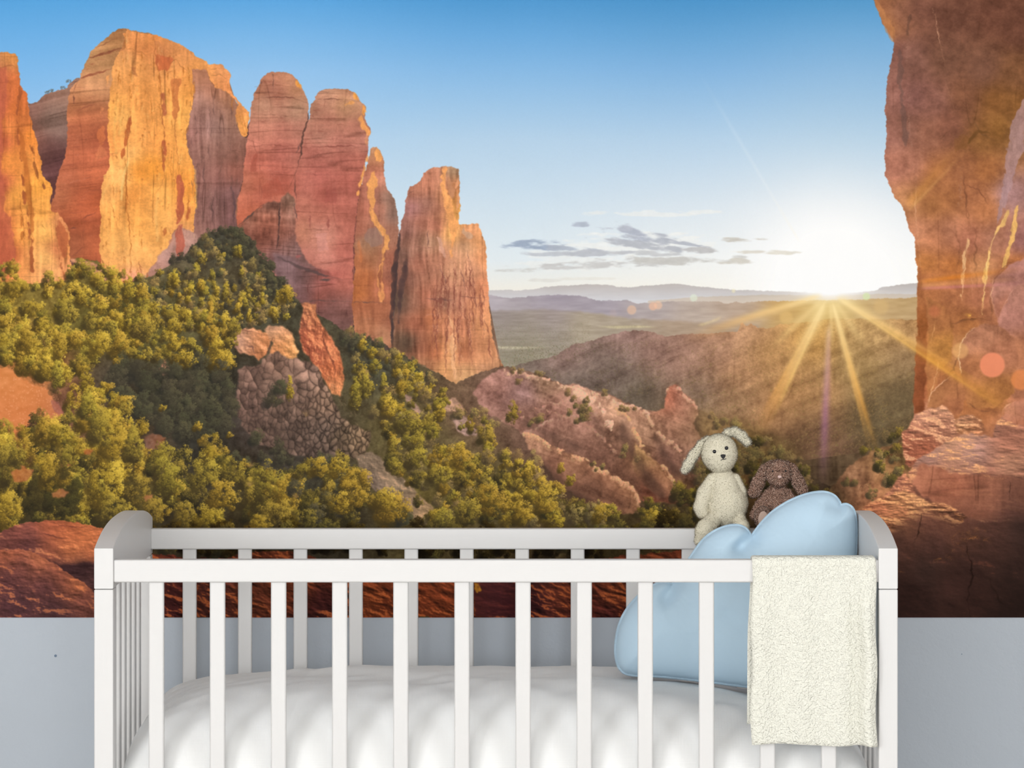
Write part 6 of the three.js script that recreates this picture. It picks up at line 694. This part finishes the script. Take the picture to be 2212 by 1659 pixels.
// ---------------------------------------------------------------- plush rabbits sitting on the back rail
const MM = 0.000795;                                             // metres per unit of the plans below (drawn from the front, y down)
function blob(caps, k, bounds, N, flat = 1) {                      // smooth union of tapered capsules -> one mesh
  const [cx, cy, cz, half] = bounds, mc = new MarchingCubes(N, new THREE.MeshBasicMaterial(), false, false, 200000), f = mc.field, hs = N / 2;
  mc.isolation = 0;
  for (let z = 0; z < N; z++) for (let y = 0; y < N; y++) for (let x = 0; x < N; x++) {
    const px = cx + (x - hs) / hs * half, py = cy + (y - hs) / hs * half, pz = cz + (z - hs) / hs * half; let d = 1e3;
    for (const [ax, ay, az, ar, bx, by, bz, br] of caps) {
      const vx = bx - ax, vy = by - ay, vz = (bz - az) / flat, wx = px - ax, wy = py - ay, wz = (pz - az) / flat, L = vx * vx + vy * vy + vz * vz, t = L > 1e-9 ? clamp((wx * vx + wy * vy + wz * vz) / L) : 0;
      const e = Math.hypot(wx - t * vx, wy - t * vy, wz - t * vz) - (ar + (br - ar) * t), h = clamp(0.5 + 0.5 * (d - e) / k); d = lerp(d, e, h) - k * h * (1 - h);
    }
    f[z * N * N + y * N + x] = -d;
  }
  mc.update();
  const n = mc.count, P = new Float32Array(n * 3); for (let i = 0; i < n; i++) { P[i * 3] = cx + mc.positionArray[i * 3] * half; P[i * 3 + 1] = cy + mc.positionArray[i * 3 + 1] * half; P[i * 3 + 2] = cz + mc.positionArray[i * 3 + 2] * half; }
  let g = new THREE.BufferGeometry(); g.setAttribute('position', new THREE.BufferAttribute(P, 3)); g = mergeVertices(g, 1e-6); g.computeVertexNormals();
  { // faces must look outwards
    const ix = g.index.array, q = g.attributes.position.array; let vol = 0;
    for (let i = 0; i < ix.length; i += 3) { const a = ix[i] * 3, b = ix[i + 1] * 3, c = ix[i + 2] * 3; vol += q[a] * (q[b + 1] * q[c + 2] - q[b + 2] * q[c + 1]) - q[a + 1] * (q[b] * q[c + 2] - q[b + 2] * q[c]) + q[a + 2] * (q[b] * q[c + 1] - q[b + 1] * q[c]); }
    if (vol < 0) { for (let i = 0; i < ix.length; i += 3) { const t = ix[i]; ix[i] = ix[i + 1]; ix[i + 1] = t; } g.computeVertexNormals(); }
  }
  const uv = new Float32Array(g.attributes.position.count * 2); for (let i = 0; i < uv.length / 2; i++) { uv[i * 2] = g.attributes.position.getX(i) * 12; uv[i * 2 + 1] = g.attributes.position.getY(i) * 12; } g.setAttribute('uv', new THREE.BufferAttribute(uv, 2));
  return g;
}
function fur(g, count, len, width, tones, curl, seed) {            // one thin triangle for every hair
  const r = rng(seed), p = g.attributes.position, ix = g.index.array, nT = ix.length / 3, cum = new Float64Array(nT), A = new THREE.Vector3(), B = new THREE.Vector3(), C = new THREE.Vector3(); let sum = 0;
  for (let i = 0; i < nT; i++) { A.fromBufferAttribute(p, ix[i * 3]); B.fromBufferAttribute(p, ix[i * 3 + 1]); C.fromBufferAttribute(p, ix[i * 3 + 2]); sum += B.sub(A).cross(C.sub(A)).length() / 2; cum[i] = sum; }
  const pos = new Float32Array(count * 9), nor = new Float32Array(count * 9), col = new Float32Array(count * 9), n = new THREE.Vector3(), q = new THREE.Vector3(), d = new THREE.Vector3(), s = new THREE.Vector3();
  for (let h = 0; h < count; h++) {
    const v = r() * sum; let lo = 0, hi = nT - 1; while (lo < hi) { const m = (lo + hi) >> 1; if (cum[m] < v) lo = m + 1; else hi = m; }
    const a = ix[lo * 3], b = ix[lo * 3 + 1], c = ix[lo * 3 + 2]; let u = r(), w = r(); if (u + w > 1) { u = 1 - u; w = 1 - w; }
    A.fromBufferAttribute(p, a); B.fromBufferAttribute(p, b); C.fromBufferAttribute(p, c); q.copy(A).addScaledVector(B.clone().sub(A), u).addScaledVector(C.clone().sub(A), w);
    n.fromBufferAttribute(g.attributes.normal, a); d.set(r() - 0.5, r() - 0.65, r() - 0.5).multiplyScalar(curl).add(n).normalize(); s.set(r() - 0.5, r() - 0.5, r() - 0.5).cross(d).normalize().multiplyScalar(width / 2);
    const l = len * (0.55 + 0.8 * r()), t = tones[Math.floor(r() * tones.length)], j = 0.92 + 0.16 * r(), k = h * 9;
    pos.set([q.x - s.x, q.y - s.y, q.z - s.z, q.x + s.x, q.y + s.y, q.z + s.z, q.x + d.x * l, q.y + d.y * l, q.z + d.z * l], k);
    for (let m = 0; m < 3; m++) { nor.set([n.x, n.y, n.z], k + m * 3); col.set([t[0] * j, t[1] * j, t[2] * j], k + m * 3); }
  }
  const o = new THREE.BufferGeometry(); o.setAttribute('position', new THREE.BufferAttribute(pos, 3)); o.setAttribute('normal', new THREE.BufferAttribute(nor, 3)); o.setAttribute('color', new THREE.BufferAttribute(col, 3)); return o;
}
function plan(ox, rows) { return rows.map(([ax, ay, az, ar, bx, by, bz, br]) => [(ax - ox) * MM, (1142 - ay) * MM, az * MM, ar * MM, (bx - ox) * MM, (1142 - by) * MM, bz * MM, br * MM]); }
function chain(pts) { const o = []; for (let i = 0; i + 1 < pts.length; i++) o.push([...pts[i], ...pts[i + 1]]); return o; }
const hairMat = new THREE.MeshStandardMaterial({ name: 'plush pile', vertexColors: true, roughness: 1, side: THREE.DoubleSide });
const plushTex = grayTexture(256, (x, y) => 0.6 * tnoise(x, y, 90, 256) + 0.4 * tnoise(x, y, 30, 256), [4, 4]);
function pile(name, parent, g, count, len, width, tones, curl, seed) { const f = mesh(name, fur(g, count, len, width, tones, curl, seed), hairMat, parent); f.userData.kind = 'stuff'; return f; }
const blackMat = new THREE.MeshPhysicalMaterial({ name: 'black glossy plastic', color: new THREE.Color(0.012, 0.011, 0.012), roughness: 0.15 });
const threadMat = new THREE.MeshStandardMaterial({ name: 'black thread', color: new THREE.Color(0.02, 0.018, 0.018), roughness: 0.8 });
{
  const tones = [[0.79, 0.725, 0.56], [0.83, 0.765, 0.60], [0.75, 0.685, 0.52]];
  const skin = new THREE.MeshStandardMaterial({ name: 'cream plush', color: new THREE.Color(0.79, 0.725, 0.56), roughness: 1, bumpMap: plushTex, bumpScale: 0.0004 });
  const toy = new THREE.Group(); toy.name = 'plush_rabbit'; toy.position.set((1563 - 1108) * MM, 0.8825, -0.6385); scene.add(toy);
  tag(toy, 'cream plush rabbit with one bent ear sitting on the back rail of the crib', 'plush toy');
  const body = blob(plan(1563, [
    [1554, 981, 4, 39, 1554, 976, 4, 38], [1556, 992, 8, 32, 1556, 990, 8, 32],
    ...chain([[1560, 1022, 0, 20], [1564, 1046, 0, 30], [1571, 1088, 4, 42], [1571, 1096, 5, 43]]),
    ...chain([[1539, 1036, 4, 13], [1523, 1066, 10, 17], [1515, 1096, 14, 17], [1517, 1106, 15, 15]]),
    ...chain([[1588, 1036, 2, 12], [1600, 1064, 2, 13], [1604, 1090, 0, 13]]),
    ...chain([[1544, 1118, 24, 17], [1523, 1138, 44, 19], [1518, 1146, 46, 18], [1510, 1166, 44, 12]]),
    ...chain([[1594, 1118, 24, 15], [1600, 1136, 44, 16], [1602, 1160, 46, 12]]),
  ]), 0.0022, [0, 0.068, 0.012, 0.13], 112);
  const b = mesh('body', body, skin, toy);
  pile('fur', b, body, 26000, 0.0022, 0.00042, tones, 1.2, 201);
  for (const [pts, seed] of [[[[1530, 950, 0, 7], [1516, 962, 2, 9], [1499, 984, 4, 10], [1486, 1006, 4, 10], [1479, 1017, 4, 8]], 202], [[[1563, 945, 0, 6], [1572, 936, 0, 8], [1587, 934, 2, 9], [1602, 943, 4, 10], [1614, 957, 4, 8]], 203]]) {
    const g = blob(plan(1563, chain(pts)), 0.003, [pts[2][0] < 1550 ? -0.045 : 0.022, pts[2][0] < 1550 ? 0.128 : 0.152, 0.002, 0.055], 64, 0.62);
    const e = mesh('ear', g, skin, toy); pile('fur', e, g, 3600, 0.0038, 0.00045, [[0.86, 0.82, 0.70], [0.82, 0.775, 0.64]], 1.2, seed);
  }
  const at = (px, py, z) => [(px - 1563) * MM, (1142 - py) * MM, z * MM];
  for (const [px, py, z] of [[1541.5, 974.5, 41], [1567.5, 967, 40.5]]) { const g = new THREE.SphereGeometry(0.0032, 20, 14); g.scale(1, 1, 0.7); g.translate(...at(px, py, z)); mesh('eye', g, blackMat, toy).userData.label = 'black button eye'; }
  const s = new THREE.Shape(); s.moveTo(-4.6, 3.2); s.quadraticCurveTo(0, 5, 4.6, 3.2); s.quadraticCurveTo(4.4, -1.5, 0, -4.2); s.quadraticCurveTo(-4.4, -1.5, -4.6, 3.2);
  const ng = new THREE.ExtrudeGeometry(s, { depth: 2, bevelEnabled: true, bevelSize: 0.8, bevelThickness: 1, bevelSegments: 3 }); ng.scale(MM, MM, MM); ng.translate(...at(1560, 985, 41.6)); mesh('nose', ng, threadMat, toy);
  const tube = (pts) => new THREE.TubeGeometry(new THREE.CatmullRomCurve3(pts.map(([x, y, z]) => new THREE.Vector3(...at(x, y, z)))), 16, 0.0006, 6);
  mesh('mouth', join([tube([[1560, 988, 42.8], [1560.4, 991, 42.9]]), tube([[1555, 993.5, 41.8], [1558, 991.5, 42.8], [1560.4, 991, 43], [1564, 990.6, 42.7], [1567, 989.6, 41.6]])]), threadMat, toy);
}
{
  const tones = [[0.32, 0.17, 0.115], [0.52, 0.30, 0.215], [0.68, 0.44, 0.335], [0.84, 0.62, 0.50]];
  const skin = new THREE.MeshStandardMaterial({ name: 'brown curly plush', color: new THREE.Color(0.46, 0.265, 0.19), roughness: 1, bumpMap: plushTex, bumpScale: 0.002 });
  const toy = new THREE.Group(); toy.name = 'plush_rabbit_001'; toy.position.set((1681 - 1108) * MM, 0.8850, -0.6355); scene.add(toy);
  tag(toy, 'small brown plush rabbit with long drooping ears beside the cream one', 'plush toy');
  const body = blob(plan(1678, [
    [1678, 1024, 6, 27, 1678, 1028, 8, 27], [1678, 1040, 16, 17, 1678, 1040, 16, 17],
    ...chain([[1677, 1058, 0, 16], [1677, 1072, 0, 22], [1677, 1104, 4, 34], [1677, 1106, 4, 34]]),
    ...chain([[1658, 1068, 4, 9], [1640, 1094, 12, 12], [1627, 1116, 18, 11]]), ...chain([[1697, 1068, 4, 9], [1712, 1092, 12, 12], [1720, 1112, 18, 11]]),
    ...chain([[1662, 1120, 26, 14], [1650, 1128, 44, 14]]), ...chain([[1694, 1120, 26, 14], [1706, 1128, 44, 14]]),
  ]), 0.003, [0, 0.055, 0.012, 0.10], 96);
  const b = mesh('body', body, skin, toy); pile('fur', b, body, 30000, 0.0021, 0.0009, tones, 2.0, 211);
  for (const [pts, seed] of [[[[1662, 1006, 4, 7], [1650, 1018, 4, 11], [1635, 1045, 8, 13], [1626, 1066, 10, 13]], 212], [[[1695, 1006, 4, 7], [1707, 1018, 4, 11], [1721, 1045, 8, 13], [1729, 1062, 10, 12]], 213]]) {
    const g = blob(plan(1678, chain(pts)), 0.003, [pts[0][0] < 1678 ? -0.028 : 0.028, 0.085, 0.006, 0.05], 64, 0.6);
    const e = mesh('ear', g, skin, toy); pile('fur', e, g, 9000, 0.0021, 0.0009, tones, 2.0, seed);
  }
  const solePad = new THREE.MeshStandardMaterial({ name: 'smooth taupe sole', color: new THREE.Color(0.46, 0.33, 0.265), roughness: 0.9 });
  for (const [fx, seed] of [[1641, 214], [1712, 215]]) {
    const g = new THREE.SphereGeometry(1, 40, 28); g.scale(18 * MM, 24 * MM, 9 * MM); g.translate((fx - 1678) * MM, (1142 - 1118) * MM, 54 * MM);
    const q = mergeVertices(g, 1e-6); const f = mesh('foot', q, skin, toy);
    // pile round the rim of the foot only
    pile('fur', f, q, 4000, 0.0018, 0.0009, [[0.46, 0.32, 0.25], [0.62, 0.47, 0.39], [0.36, 0.23, 0.17]], 2.4, seed);
    const d = new THREE.SphereGeometry(1, 32, 16); d.scale(11 * MM, 18 * MM, 3.2 * MM); d.translate((fx - 1678 + (fx < 1678 ? 1 : -1)) * MM, (1142 - 1122) * MM, 62.4 * MM); mesh('sole', d, solePad, f);
  }
  const ng = new THREE.SphereGeometry(1, 20, 14); ng.scale(4.6 * MM, 3.4 * MM, 3 * MM); ng.translate(1 * MM, (1142 - 1032) * MM, 35.4 * MM); mesh('nose', ng, new THREE.MeshStandardMaterial({ name: 'pink thread', color: new THREE.Color(0.62, 0.44, 0.39), roughness: 0.7 }), toy).userData.label = 'pale pink stitched nose';
  for (const sx of [-1, 1]) { const eg = new THREE.SphereGeometry(0.0016, 14, 10); eg.translate(sx * 14 * MM, (1142 - 1020) * MM, 31 * MM); mesh('eye', eg, blackMat, toy); }
}

renderer.render(scene, camera);
